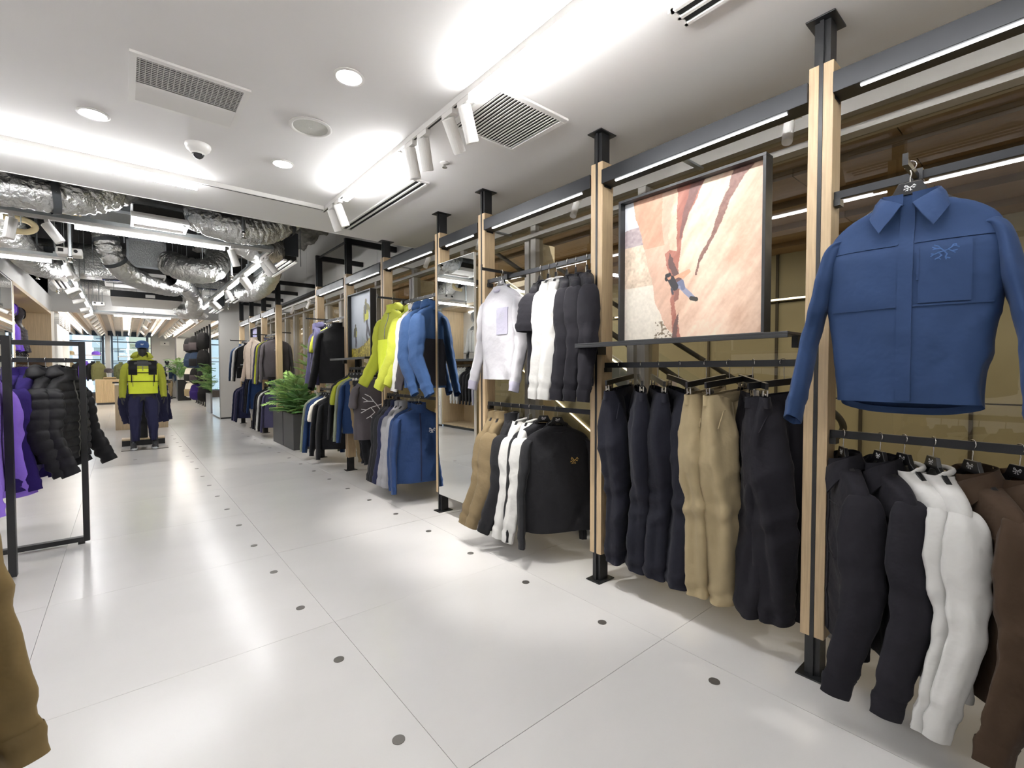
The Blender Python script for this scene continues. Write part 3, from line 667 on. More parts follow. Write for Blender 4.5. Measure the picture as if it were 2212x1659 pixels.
# ------------------------------------------------------------------ atrium behind the glass
M_TANW = mat('atrium_wood', '#74614a', 0.5, var=0.15, vscale=5, stretch=(6, .6, 6), objvar=.12)
M_TANP = mat('atrium_panel', '#8d8872', 0.45, var=0.05, vscale=2, objvar=.06)
M_TANF = mat('atrium_floor', '#c9bca2', 0.4, var=0.08, vscale=2)
M_BRONZE = mat('bronze_frame', '#3e3a33', 0.5, 0.4)
sbox('floor.001', M_TANF, 3.1, 9.2, -4, 16, -.25, -.01)
fw = sempty('wall_right.001')
for j in range(17):
    y = -4 + j * 1.2
    for z0, z1 in ((0, .9), (.92, 2.5), (2.52, 4.9)): box('panel', M_TANP, fw, 8.6, 8.66, y + .012, y + 1.188, z0, z1)
    box('panel_seam', M_BRONZE, fw, 8.57, 8.62, y - .02, y + .02, 0, 4.9)
box('backing', M_BRONZE, fw, 8.66, 8.75, -4, 16.4, 0, 4.9)
sbox('wall_back.001', M_TANP, 3.1, 8.75, -4.2, -4.05, -.2, 4.9)
sbox('wall_far.001', M_TANP, 3.1, 8.75, 16.0, 16.2, -.2, 4.9)
ac = sbox('ceiling.003', M_TANP, 3.1, 8.75, -4.2, 16.2, 4.9, 5.05)
# stepped timber soffit boards
sf = sempty('ceiling.004')
for k in range(10):
    x = 4.1 + k * .45; z = 3.50 - .07 * (k % 2) - .012 * k
    for j in range(8):
        y = -4 + j * 2.5 + (k % 2) * .9; box('soffit_board', M_TANW, sf, x, x + .45, y, y + 2.49, z, z + .14)
box('soffit_edge', M_BRONZE, sf, 3.12, 4.1, -4, 16, 3.56, 3.66)
# escalator with lit skirt and black handrail
es = thing('escalator', 'escalator with lit skirting and black handrail behind the glass wall', 'escalator', (4.2, 1.6, 0))
def esc(y, z): return (0, y, z)
for x in (0.0, 1.15):
    MB().tube(crom([(x, -.10, .62), (x, -.22, .80), (x, -.06, .98), (x, .35, 1.02), (x, 1.0, 1.35), (x, 5.2, 3.95)], 50), .026, 8, flat=(1.2, .8)).build('handrail', M_BRONZE, es, smooth=True)
    g = MB(); g.grid(np.array([[(x, y, max(.12, .60 * (y - .75) + .1)), (x, y, max(.95, .60 * (y - .75) + .95))] for y in np.linspace(0, 5.2, 16)])); g.build('balustrade', M_GLASSC, es)
    MB().bar((x, .6, .22), (x, 5.2, 2.95), .05, .32).build('skirt', M_ALU, es)
    MB().bar((x - .10 if x == 0 else x - .035, .7, .42), (x - .10 if x == 0 else x - .035, 5.2, 3.08), .012, .02).build('light_strip', E_ESC, es)
    MB().bar((x - .10 if x == 0 else x - .035, 1.3, .30), (x - .10 if x == 0 else x - .035, 5.2, 2.62), .012, .012).build('light_strip', E_ESC, es)
pr_ = MB(); V = [(x, y, z) for x in (-.09, -.05) for y, z in ((.3, 0), (5.3, 0), (5.3, 3.02), (.6, .36), (.3, .30))]
pr_.add(V, [(0, 1, 2, 3, 4), (9, 8, 7, 6, 5)] + [(i, 5 + i, 5 + (i + 1) % 5, (i + 1) % 5) for i in range(5)]); pr_.build('side_panel', M_TANP, es)
for k in range(13):
    y = .8 + k * .34; box('step', M_GREYBOX, es, .06, 1.09, y, y + .36, .2 * k, .2 * k + .2)
box('comb_plate', M_GALV, es, .05, 1.1, -.3, .85, -.0, .03)
for q, (y, z) in enumerate(((4.4, 2.52), (10.2, 2.52))):
    t = thing('strip_light', 'warm strip light on the atrium wall, %s' % ('nearer of the two' if q == 0 else 'farther of the two'), 'light', (8.5, y, z))
    box('housing', M_BRONZE, t, 0, .05, -2.2, 2.2, 0, .05); box('diffuser', E_ESC, t, -.01, 0, -2.15, 2.15, .01, .04)
# ------------------------------------------------------------------ left wall: two display niches with a mirror between
wl = sempty('wall_left.002')
box('fascia', M_WALL, wl, XL - .08, XL, 5.5, 16.6, 2.86, 3.22)
box('upper_wall', M_WALL, wl, XL - .75, XL - .6, 5.5, 16.6, 3.22, 4.2)
box('fascia_top', M_WALL, wl, XL - .7, XL, 5.5, 16.6, 3.22, 3.25)
NI = ((6.1, 9.75, 'wall_left.003'), (11.25, 16.5, 'wall_left.004'))
for a, b, nm in NI:
    n = sempty(nm)
    bk = M_WALL if a < 8 else M_OAKP
    box('back_panel', bk, n, XL - .64, XL - .60, a, b, 1.62, 2.86); box('back_panel', M_OAKP, n, XL - .64, XL - .60, a, b, .06, 1.62)
    box('side_panel', M_OAKP, n, XL - .6, XL + .004, a, a + .06, .06, 2.86, bevel=.002); box('side_panel', M_OAKP, n, XL - .6, XL + .004, b - .06, b, .06, 2.86, bevel=.002)
    box('top_panel', M_OAKP, n, XL - .6, XL + .004, a + .06, b - .06, 2.80, 2.86)
    box('plinth', M_GREYBOX, n, XL - .6, XL - .03, a, b, 0, .06); box('bottom_panel', M_OAKP, n, XL - .6, XL, a + .06, b - .06, .06, .10)
    if a < 8: box('added_glow_strip', E_NICHE, n, XL - .60, XL - .585, a + .3, b - .3, 2.78, 2.80)  # glowing strip added at the back to brighten the white niche
mr = thing('wall_mirror', 'tall wall mirror between the two oak niches on the left wall', 'mirror', (XL, 10.5, 0))
box('frame', M_WHITEM, mr, -.06, .0, -.72, .72, .04, 2.84); box('glass', M_MIRROR, mr, .0, .006, -.66, .62, .06, 2.82)
# baseboards
sbox('baseboard_left', M_BLACK, XL - .02, XL + .004, 9.76, 11.24, 0, .04)
# wall beyond the niches with lit white recess, louvre above
sbox('wall_left.005', M_WALL, XL - .6, XL - .05, 16.6, 17.8, 0, 4.2)
ws = sempty('wall_left.006'); xb = XL - .0
box('panel', M_WHITEM, ws, xb - .3, xb, 17.8, 19.2, 0, 2.66); box('panel', M_WHITEM, ws, xb - .3, xb, 21.2, 21.5, 0, 2.66); box('panel', M_WHITEM, ws, xb - .3, xb, 19.2, 21.2, 2.3, 2.66); box('panel', M_WHITEM, ws, xb - .3, xb - .2, 19.2, 21.2, 0, 2.3)
box('light_strip', E_NICHE, ws, xb - .19, xb - .16, 19.21, 19.24, .3, 2.25)
for k in range(9): box('louvre', M_WALLG, ws, xb - .2, xb + .02, 18.2, 21.5, 2.70 + k * .05, 2.715 + k * .05)
for k in range(4): box('louvre_post', M_WHITEM, ws, xb - .1, xb + .03, 18.2 + k * 1.08, 18.26 + k * 1.08, 2.66, 3.15)
sbox('wall_left.007', M_WALL, -4.0, -3.8, 21.5, 28.6, 0, 3.4); sbox('wall_left.008', M_WALL, -4.0, XL - .3, 21.4, 21.6, 0, 4.2)
# bulkhead at the far end of the open ceiling
sbox('wall_far', M_WALL, XL - .8, 3.1, 16.60, 16.75, 2.89, 4.2)
# column with a mirror on its aisle side
sbox('wall_right.002', M_WALLG, 2.07, 3.15, 15.30, 16.75, 0, 4.2)
sbox('baseboard_right', M_BLACK, 2.064, 3.0, 15.288, 15.30, 0, .035)
mm = thing('column_mirror', 'tall mirror cladding the aisle side of the white column', 'mirror', (2.05, 16.0, 0))
box('glass', M_MIRROR, mm, -.006, 0, -.69, .72, .04, 3.3); box('frame', M_ALU, mm, 0, .02, -.7, .74, .02, 3.32)
# far room: slatted timber ceiling
sl = sempty('ceiling.005')
box('backing_board', M_WHITE, sl, -3.8, 3.1, 16.75, 28.6, 3.36, 3.42)
for k in range(16):
    x = -1.95 + k * .272
    if x > 1.95: break
    box('slat', M_OAKY, sl, x - .034, x + .034, 16.80, 28.4, 2.98, 3.16)
gr = MB()
for j in range(36):
    gr.box(-1.95, 1.95, 17 + j * .32, 17.03 + j * .32, 3.20, 3.24)
g = gr.build('grid_wires', M_WALLG, sl); g['kind'] = 'stuff'
sbox('ceiling.006', M_WHITE, 1.98, 3.2, 16.75, 28.6, 3.02, 3.1)
sbox('trim_6', M_OAKY, 1.93, 1.98, 16.75, 28.5, 2.96, 3.12)
for k, x in enumerate((-1.16, .20, 1.02, 1.63)):
    t = thing('slat_light', 'long LED strip between the oak ceiling slats, number %s from the left' % ('one', 'two', 'three', 'four')[k], 'light', (x, 22.6, 3.03))
    box('diffuser', E_SLAT, t, -.035, .035, -4.6, 4.6, -.04, .0); box('housing', M_WHITEM, t, -.02, .02, -4.65, 4.65, .0, .03)
# far walls and windows
sbox('wall_far.002', M_WALL, 1.02, 1.95, 28.6, 28.75, 0, 3.3); sbox('wall_far.003', M_WALLG, 1.95, 3.2, 27.6, 28.75, 0, 3.1)
sbox('wall_right.003', M_WALL, 2.75, 3.15, 16.75, 27.6, 0, 3.1)
sbox('baseboard_far', M_BLACK, 1.02, 1.95, 28.58, 28.6, 0, .05); sbox('baseboard_far.001', M_BLACK, 1.94, 2.8, 27.58, 27.6, 0, .05)
M_WINF = mat('blue_grey_frame', '#4d5a68', 0.4, 0.3)
M_PLATE = mat('plate_steel', '#5d5750', 0.4, 0.5)
M_SILL = mat('dark_sill', '#4a423c', 0.6)
sbox('wall_far.004', M_SILL, -3.9, 1.02, 28.45, 28.75, 0, .34)
sbox('trim_7', M_WINF, -3.9, 1.05, 28.5, 28.7, 2.99, 3.4); sbox('trim_8', M_WALL, -.66, -.48, 28.3, 28.55, .34, 3.0)
for i, (a, b) in enumerate(((-3.8, -2.3), (-2.3, -.70), (-.46, .92))):
    w = sempty('window_%d' % (30 + i))
    box('frame', M_WINF, w, a, a + .07, 28.52, 28.62, .34, 3.0); box('frame', M_WINF, w, b - .09, b, 28.52, 28.62, .34, 3.0); box('frame', M_WINF, w, a, b, 28.52, 28.62, .34, .40); box('transom', M_WINF, w, a, b, 28.53, 28.6, 2.70, 2.75)
    box('pane', M_GLASSC, w, a + .07, b - .09, 28.56, 28.57, .40, 2.70); box('pane', M_GLASSC, w, a + .07, b - .09, 28.56, 28.57, 2.75, 3.0)
# outside: street level, viaduct and towers
M_TOW = mat('tower_white', '#e6e3da', 0.7, objvar=.05); M_TOWW = mat('tower_window', '#6d7f95', 0.2); M_TOWY = mat('tower_cream', '#e8ddbd', 0.7)
sbox('floor.002', mat('street', '#8d9296', 0.8), -60, 60, 28.8, 140, -6.2, -6.0)
def tower(label, x0, x1, y, z1, m, fl_h, ww):
    t = thing('tower_block', label, 'building', ((x0 + x1) / 2, y + 4, -6)); hw = (x1 - x0) / 2
    box('wall', m, t, -hw, hw, -4, 4, 0, z1 + 6); n = int((z1 + 5) / fl_h); k = max(2, int((x1 - x0) / ww))
    for i in range(n):
        box('balcony_band', m, t, -hw - .1, hw + .1, -4.5, -4, i * fl_h + .2, i * fl_h + 1.1)
        w = MB()
        for j in range(k): xa = -hw + (j + .15) * 2 * hw / k; w.box(xa, xa + 1.4 * hw / k, -4.05, -3.98, i * fl_h + 1.25, i * fl_h + fl_h - .2)
        o = w.build('window_row', M_TOWW, t); o['kind'] = 'stuff'
    return t
tower('white tower block with rows of balconies left beyond the far windows', -8.2, -4.2, 60, 16, M_TOW, 1.5, 1.2)
tower('white balconied tower block seen beside the purple cap', -2.6, 0.2, 70, 15, M_TOW, 1.4, 1.0)
tower('cream tower block in sunlight behind the lime mannequin', .6, 5.0, 75, 15, M_TOWY, 1.5, 1.1)
tower('pale low building beyond the left window', -14, -8.6, 66, 9, M_TOW, 1.6, 1.4)
tb = thing('street_tree', 'green street tree beyond the left far window', 'tree', (-4.0, 52, -6))
MB().tube([(0, 0, 0), (0, 0, 3.2)], .18, 8).build('trunk', M_STEM, tb)
X = []; rr = np.random.RandomState(2); mb = MB()
for k in range(420):
    c = rr.randn(3) * np.array([1.3, 1.0, .9]) + np.array([0, 0, 4.2]); a = rr.randn(3); b_ = rr.randn(3); a /= np.linalg.norm(a); b_ /= np.linalg.norm(b_); mb.add([c, c + a * .35, c + b_ * .35], [(0, 1, 2)])
o = mb.build('foliage', M_GREEN, tb); o['kind'] = 'stuff'
rl = thing('viaduct', 'pale elevated road barrier outside the far windows', 'barrier', (-2, 40, -6))
box('deck', M_TOW, rl, -25, 25, -2, 2, 3.4, 4.6); box('parapet', M_WALLG, rl, -25, 25, -2.2, -2, 4.6, 5.6)
for k in range(5): box('pier', M_TOW, rl, -20 + k * 10, -19 + k * 10, -.6, .6, 0, 3.4)
# ================================================================== CEILING FITTINGS
def downlight(x, y, label):
    t = thing('downlight', label, 'light', (x, y, ZC), 0, 'recessed downlights')
    MB().lathe([(.058, .0), (.075, -.001), (.077, -.006), (.062, -.008), (.060, -.004)], 28).build('trim_ring', M_WHITEM, t, smooth=True)
    MB().cyl((0, 0, -.006), (0, 0, .0), .058, 28).build('lens', E_DOWN, t)
downlight(.90, 2.36, 'round recessed downlight nearest the square return grille'); downlight(-.11, 3.64, 'round recessed downlight at left beside the louvred air grille'); downlight(.90, 3.64, 'small round recessed downlight between the dome camera and long track')
t = thing('ceiling_speaker', 'round flush ceiling speaker with pale mesh and white rim', 'speaker', (.90, 2.99, ZC))
MB().lathe([(.098, 0), (.120, -.001), (.122, -.007), (.104, -.011), (.098, -.005)], 36).build('rim', M_WHITEM, t, smooth=True)
MB().lathe([(.001, -.005), (.100, -.004)], 36).build('mesh_cover', mat('speaker_mesh', '#c9c9c2', .7, var=.08, vscale=300), t)
lg = MB().bar((-.008, -.006, -.0062), (-.008, .006, -.0062), .003, .001).bar((-.008, .006, -.0062), (.006, .006, -.0062), .003, .001).bar((.006, .006, -.0062), (.006, -.003, -.0062), .003, .001); lg.build('logo', M_WHITEM, t)
t = thing('dome_camera', 'white dome security camera on the white ceiling', 'camera', (.40, 3.70, ZC))
MB().lathe([(.0, 0), (.072, 0), (.074, -.012), (.066, -.032), (.045, -.052), (.0, -.058)], 30).build('housing', M_WHITEM, t, smooth=True)
MB().lathe([(.034, -.050), (.034, -.062), (.028, -.078), (.012, -.090), (0, -.092)], 24).build('dome', mat('dome_smoke', '#2c2d30', .08), t, smooth=True)
MB().lathe([(.036, -.046), (.040, -.056), (.036, -.064), (.034, -.056)], 24).build('collar', M_WHITEM, t, smooth=True)
t = thing('ceiling_sprinkler', 'small chrome sprinkler head in a white rose on the white ceiling', 'sprinkler', (1.79, 2.89, ZC))
MB().lathe([(0, 0), (.034, 0), (.034, -.004), (.014, -.010), (0, -.010)], 20).build('rose', M_WHITEM, t, smooth=True); MB().lathe([(.008, -.008), (.010, -.026), (.018, -.03), (.018, -.034), (0, -.036)], 12).build('nozzle', M_CHROME, t, smooth=True)
# louvred supply/return cassette
t = thing('air_grille', 'wide white air cassette, dark mesh half and louvred half, left ceiling', 'vent', (.295, 3.06, ZC))
for a in ((-.25, .25, -.255, -.225), (-.25, .25, .225, .255), (-.25, -.222, -.225, .225), (.222, .25, -.225, .225)): box('frame', M_WHITEM, t, *a, -.012, 0)
box('backing', M_DARK, t, -.222, .222, -.225, .225, -.002, -.0005)
for k in range(13): y = .018 - k * .018 - .01; MB().obox((0, y, -.007), (1, 0, 0), (0, 1, 0), (0, 0, 1), .222, .0035, .0012).build('mesh_slat', M_WALLG, t)
for k in range(19): x = -.21 + k * .0233; box('mesh_bar', M_WALLG, t, x - .0018, x + .0018, -.222, .015, -.0075, -.006)
for k in range(11): y = .034 + k * .018; MB().obox((0, y, -.008), (1, 0, 0), (0, .96, -.28), (0, .28, .96), .222, .010, .0025).build('louvre', M_WHITEM, t)
# square return grille
t = thing('return_grille', 'square white return air grille with angled blades beside the track', 'vent', (1.785, 2.18, ZC))
for a in ((-.26, .26, -.26, -.225), (-.26, .26, .225, .26), (-.26, -.225, -.225, .225), (.225, .26, -.225, .225)): box('frame', M_WHITEM, t, *a, -.014, 0, bevel=.002)
box('backing', M_GRILLE, t, -.225, .225, -.225, .225, -.002, -.0005)
for k in range(19): y = -.21 + k * .0233; MB().obox((y, 0, -.009), (0, 1, 0), (1, 0, .25), (-.25, 0, 1), .225, .0062, .0012).build('blade', M_WHITEM, t)
# slot diffusers
for lab, (x, y, L) in {'long white slot diffuser in the ceiling near its far edge': (1.815, 4.07, .80), 'white slot diffuser cut by the top edge near the first post': (1.82, .33, .75)}.items():
    t = thing('slot_diffuser', lab, 'vent', (x, y, ZC))
    for a, b in ((-.062, -.045), (-.008, .008), (.045, .062)): box('frame_bar', M_WHITEM, t, a, b, -L, L, -.012, 0)
    for s in (-1, 1): box('end_cap', M_WHITEM, t, -.062, .062, s * L - .012, s * L + .012, -.012, 0)
    box('slot', M_DARK, t, -.05, .05, -L, L, -.003, -.001)
# ------------------------------------------------------------------ lighting tracks
def track(label, p, q, hung=True):
    """white track profile; hung tracks carry a galvanised channel on top"""
    p, q = Vector(p), Vector(q); c = (p + q) / 2; L = (q - p).length; rz = math.degrees(math.atan2(q.y - p.y, q.x - p.x))
    t = thing('light_track', label, 'light track', c, rz)
    box('profile', M_WHITEM, t, -L / 2, L / 2, -.018, .018, -.0, .034); box('slot', M_GRILLE, t, -L / 2, L / 2, -.006, .006, -.001, .002)
    if hung:
        box('channel', M_GALV, t, -L / 2, L / 2, -.021, .021, .034, .075)
        n = max(2, int(L / 1.3))
        for k in range(n + 1):
            x = -L / 2 + .1 + (L - .2) * k / n; MB().cyl((x, 0, .07), (x, 0, 4.15 - c.z), .005, 6).build('rod', M_GALV, t); box('clamp', M_GALV, t, x - .02, x + .02, -.028, .028, .06, .10)
    return t
def led(label, p, q, zc, m=None, grp='LED bars on the lighting tracks', w=.036, h=.05):
    p, q = Vector((*p, zc)), Vector((*q, zc)); c = (p + q) / 2; L = (q - p).length; rz = math.degrees(math.atan2(q.y - p.y, q.x - p.x))
    t = thing('led_bar', label, 'light', c, rz, grp); box('diffuser', m or E_BAR, t, -L / 2, L / 2, -w / 2, w / 2, -h, -.012); box('housing', M_WHITEM, t, -L / 2, L / 2, -w / 2 + .002, w / 2 - .002, -.012, 0); return t
def head(label, x, y, z, tilt, az, on=True, L=.185, r=.036, lamp=0.0, grp='spotlights on the lighting tracks'):
    """cylindrical track spot; tilt from straight down, az = direction the beam leans to (deg from +x)"""
    t = thing('track_spotlight', label, 'spotlight', (x, y, z), 0, grp); a, b = math.radians(tilt), math.radians(az)
    d = Vector((math.sin(a) * math.cos(b), math.sin(a) * math.sin(b), -math.cos(a)))
    box('adapter', M_WHITEM, t, -.016, .016, -.055, .055, -.030, 0); MB().cyl((0, 0, -.03), (0, 0, -.05), .007, 8).build('stem', M_WHITEM, t)
    p = Vector((0, 0, -.055)) - d * .02; e = p + d * L; f1, f2 = p + d * .004, e - d * .004
    MB().tube([p, f1, f2, e, e - d * .012], [r * .9, r, r, r * .97, r * .82], 20).build('can', M_WHITEM, t, smooth=False)
    MB().cyl(e - d * .010, e - d * .003, r * .86, 20).build('lens', E_LENS if on else M_GRILLE, t)
    if lamp:
        ld = bpy.data.lights.new('spot_lamp', 'SPOT'); ld.energy = lamp; ld.spot_size = math.radians(58); ld.spot_blend = .6; ld.shadow_soft_size = .016; ld.color = (1, .965, .92)
        lo = bpy.data.objects.new('spot_lamp', ld); COL.objects.link(lo); lo.parent = t; lo.location = e + d * .01; lo.rotation_euler = d.to_track_quat('-Z', 'Y').to_euler()
    return t
ZT = ZC - .034
track('long white ceiling track running away above the aisle', (1.43, -1.6, ZT), (1.43, 4.40, ZT), False)
track('white ceiling track across the ceiling, left', (-3.6, 4.35, ZT), (1.41, 4.35, ZT), False)
led('LED bar on the long ceiling track, nearest one at the top edge', (1.43, .0), (1.43, 2.02), ZT)
led('LED bar on the long ceiling track between the spotlight pairs', (1.43, 2.86), (1.43, 3.86), ZT)
led('LED bar on the cross ceiling track at the left edge', (-1.7, 4.35), (.46, 4.35), ZT)
led('LED bar on the ceiling track behind the camera', (1.43, -1.5), (1.43, -.3), ZT)
led('LED bar on the cross track out of frame left', (-3.4, 4.35), (-1.9, 4.35), ZT)
for k, (y, tl, az, lb) in enumerate(((2.10, 22, 15, 'white track spotlight just below the near LED bar'), (2.26, 38, 20, 'white track spotlight crossing the square grille'), (2.55, 26, 40, 'right-hand spotlight of the middle pair on the long track'), (2.72, 14, 10, 'left-hand spotlight of the middle pair on the long track'), (4.02, 22, 0, 'right-hand spotlight of the pair at the far end of the long track'), (4.18, 24, 20, 'left-hand spotlight of the pair at the far end of the long track'))):
    head(lb, 1.43, y, ZT, tl, az, on=(k < 2), lamp=SPOT_W if k in (0, 2, 4) else 0)
Z2 = 2.85
track('suspended white track crossing below the silver ducts', (-3.6, 6.50, Z2), (1.46, 6.50, Z2))
track('suspended white track running away on the right below the ducts', (1.455, 6.45, Z2), (1.455, 16.1, Z2))
track('suspended white track crossing at left above the racks', (-3.6, 8.72, Z2), (-.58, 8.72, Z2))
track('suspended white track running away on the left', (-.60, 8.70, Z2), (-.60, 16.1, Z2))
track('suspended white track below the far bulkhead', (-.62, 16.1, Z2), (1.48, 16.1, Z2))
led('LED bar hanging below the duct boxes, right part of the first suspended track', (-.36, 6.5), (.95, 6.5), Z2); led('LED bar at the left edge on the first suspended track', (-2.4, 6.5), (-.86, 6.5), Z2)
led('LED bar at the left edge on the second suspended track', (-2.3, 8.72), (-.72, 8.72), Z2); led('LED bar below the far bulkhead in front of the slatted ceiling', (-.18, 16.1), (1.02, 16.1), Z2)
for k, (a, b) in enumerate(((7.05, 8.05), (8.75, 9.55), (10.3, 11.2), (12.2, 13.2), (14.1, 15.0))): led('LED bar on the right suspended track, %s from the near end' % ('first', 'second', 'third', 'fourth', 'fifth')[k], (1.455, a), (1.455, b), Z2)
for k, (a, b) in enumerate(((10.0, 10.9), (11.6, 12.5), (13.3, 14.2), (14.9, 15.6))): led('LED bar on the left suspended track, %s from the near end' % ('first', 'second', 'third', 'fourth')[k], (-.60, a), (-.60, b), Z2)
ORD = ('first', 'second', 'third', 'fourth', 'fifth', 'sixth', 'seventh', 'eighth', 'ninth', 'tenth', 'eleventh', 'twelfth')
for k, (x, tl, az) in enumerate(((-.80, 8, 200), (-.56, 32, 0), (1.02, 18, 10))): head('white track spotlight on the first suspended cross track, %s from the left' % ORD[k], x, 6.5, Z2, tl, az, on=False, r=.042, L=.2)
for k, (y, tl, az, on) in enumerate(((6.75, 50, 30, True), (6.95, 35, 10, False), (8.2, 38, 20, False), (8.42, 40, 15, True), (9.75, 30, 10, False), (11.4, 45, 10, False), (11.9, 60, 20, False), (13.5, 45, 5, False), (13.9, 55, 0, False), (15.4, 45, 0, False))):
    head('white spotlight on the right suspended track, %s from the near end' % ORD[k], 1.455, y, Z2, tl, az, on, r=.042, L=.2, lamp=SPOT_W if k in (1, 4, 7) else 0)
for k, (y, tl, az, on) in enumerate(((8.95, 35, 300, True), (9.2, 40, 330, True), (9.6, 55, 250, True), (11.1, 60, 190, True), (11.4, 45, 200, True), (12.8, 70, 180, False), (14.5, 70, 200, False), (15.8, 60, 190, False))):
    head('white spotlight on the left suspended track, %s from the near end' % ORD[k], -.60, y, Z2, tl, az, on, r=.042, L=.2, lamp=SPOT_W if k in (0, 3, 4, 5) else 0)
for g, (x0, n, lab) in enumerate(((-.62, 7, 'left row'), (.52, 3, 'middle row'), (1.36, 9, 'right row'))):
    tr = track('white track between the oak slats, ' + lab, (x0, 17.0, 2.97), (x0, 27.5, 2.97), False)
    for k in range(n): head('white spotlight below the oak slats, %s of the %s' % (ORD[k], lab), x0, 17.4 + k * (9.0 / n), 2.97, 45, (180 if g == 0 else (20 if g == 1 else 0)) + 7 * k, k % 3 == 0)
track('added unseen white track carrying the fill bars at the left', (-2.3, -3.5, ZT), (-2.3, 3.2, ZT), False); led('added unseen LED bar filling the left ceiling, farther one', (-2.3, .6), (-2.3, 2.9), ZT); led('added unseen LED bar filling the left ceiling, nearer one', (-2.3, -3.2), (-2.3, -.6), ZT)  # track and bars added out of view to brighten the left ceiling
# ------------------------------------------------------------------ ducts and air units in the open ceiling
def duct(label, pts, r, seed, straps=(), n=210, m=None, grp='foil flexible ducts in the open ceiling'):
    P = crom(pts, n); c = P.mean(0); t = thing('flexible_duct', label, 'duct', tuple(c), 0, grp); mb = MB(); nu = 56
    T = np.gradient(P, axis=0); T /= np.linalg.norm(T, axis=1)[:, None]; ref = np.array([0, 0, 1.0]); R = []; a = np.arange(nu) * 2 * PI / nu
    A = np.array([0, 0, 1.0]) if abs(T[0][2]) < .9 else np.array([1.0, 0, 0])
    s = np.concatenate([[0], np.cumsum(np.linalg.norm(np.diff(P, axis=0), axis=1))])
    for i in range(n):
        A = A - T[i] * (T[i] @ A); A /= np.linalg.norm(A); B = np.cross(T[i], A)
        f = fbm(np.full(nu, s[i] * 9), (np.abs(a - PI)) * 3.0 + 3, seed, 3) - .5
        g = np.abs(fbm(np.full(nu, s[i] * 26) + a * .8, (np.abs(a - PI)) * 2.2, seed + 9, 3) - .5) * 2
        h = 1 - np.abs(fbm(s[i] * 16 + a * 2.6, np.abs(a - PI) * 6 - s[i] * 9, seed + 21, 2) - .5) * 4
        h2 = 1 - np.abs(fbm(s[i] * 34 + 2.2 * np.sin(a + seed), np.abs(a - PI) * 1.3 + 5, seed + 33, 2) - .5) * 5
        rr = r * (1 + .13 * f - .10 * g + .03 * h + .045 * h2 - .03) * (1 - .10 * max([math.exp(-((s[i] - q * s[-1]) / .03) ** 2) for q in straps] + [0]))
        R.append(P[i] - c + rr[:, None] * (np.cos(a)[:, None] * A + np.sin(a)[:, None] * B))
    mb.grid(np.array(R), cu=True).build('foil_sleeve', m or M_FOIL, t, smooth=True)
    for q in straps:
        i = int(q * (n - 1)); A = np.array([0, 0, 1.0]); A -= T[i] * (T[i] @ A); A /= np.linalg.norm(A); B = np.cross(T[i], A); R = []
        for w in (-.028, .028): R.append([P[i] - c + T[i] * w + (r * 1.03) * (math.cos(x) * A + math.sin(x) * B) for x in a])
        MB().grid(np.array(R), cu=True).build('strap', M_GREYBOX, t, smooth=True)
        MB().bar(P[i] - c + np.array([0, 0, r]), (*(P[i] - c)[:2], 4.15 - c[2]), .03, .003).build('hanger_strap', M_GREYBOX, t)
    return t
duct('large foil duct at the top left entering behind the ceiling edge', [(-2.6, 5.85, 3.0), (-1.5, 5.75, 2.94), (-.8, 5.72, 2.92), (-.42, 5.75, 2.93), (-.12, 5.85, 3.05), (.08, 6.0, 3.3)], .185, 1, (.58,))
duct('large sagging foil duct right of the first grille box', [(.56, 6.25, 3.12), (.70, 6.05, 3.03), (.95, 5.95, 2.955), (1.22, 5.95, 2.985), (1.45, 6.0, 3.12), (1.62, 6.1, 3.35)], .19, 2, (.80,))
duct('foil duct dropping left of the second grille box', [(-.20, 9.3, 3.62), (-.17, 9.25, 3.30), (-.08, 9.3, 3.02), (.12, 9.6, 2.86), (.42, 10.2, 2.86), (.75, 10.9, 2.92)], .155, 3, (.2, .4))
duct('curled foil duct right of the second grille box', [(.60, 9.45, 3.12), (.75, 9.2, 3.02), (1.0, 9.1, 2.98), (1.22, 9.2, 3.12), (1.27, 9.4, 3.38), (1.18, 9.6, 3.7)], .20, 4)
duct('foil duct running back beside the second grille box', [(.62, 10.3, 3.02), (.85, 10.9, 3.05), (1.05, 11.6, 3.0), (1.2, 12.2, 2.92), (1.22, 12.8, 2.85)], .15, 5, (.3,))
duct('small foil duct hanging behind the black fronted screen box', [(1.1, 12.4, 3.1), (1.28, 12.9, 2.9), (1.3, 13.5, 2.78), (1.1, 14.1, 2.85)], .17, 6)
duct('foil duct above the left rack running to the slot diffuser', [(-1.22, 8.6, 3.9), (-1.2, 8.9, 3.45), (-1.12, 9.3, 3.12), (-.98, 9.9, 2.98), (-.78, 10.6, 3.02)], .19, 7)
duct('foil duct hanging down beside the right suspended track', [(1.86, 8.1, 3.75), (1.98, 8.6, 3.35), (2.0, 9.1, 3.02), (1.92, 9.7, 2.84), (1.84, 10.5, 2.90)], .17, 8)
duct('foil duct curving up above the right suspended track', [(.95, 7.4, 3.7), (1.08, 7.15, 3.25), (1.32, 7.1, 3.02), (1.6, 7.35, 3.05), (1.84, 7.7, 3.25)], .17, 9)
duct('foil duct high behind the first suspended track', [(.75, 7.9, 3.55), (1.1, 7.7, 3.45), (1.5, 7.7, 3.6), (1.8, 7.9, 3.9)], .17, 10)
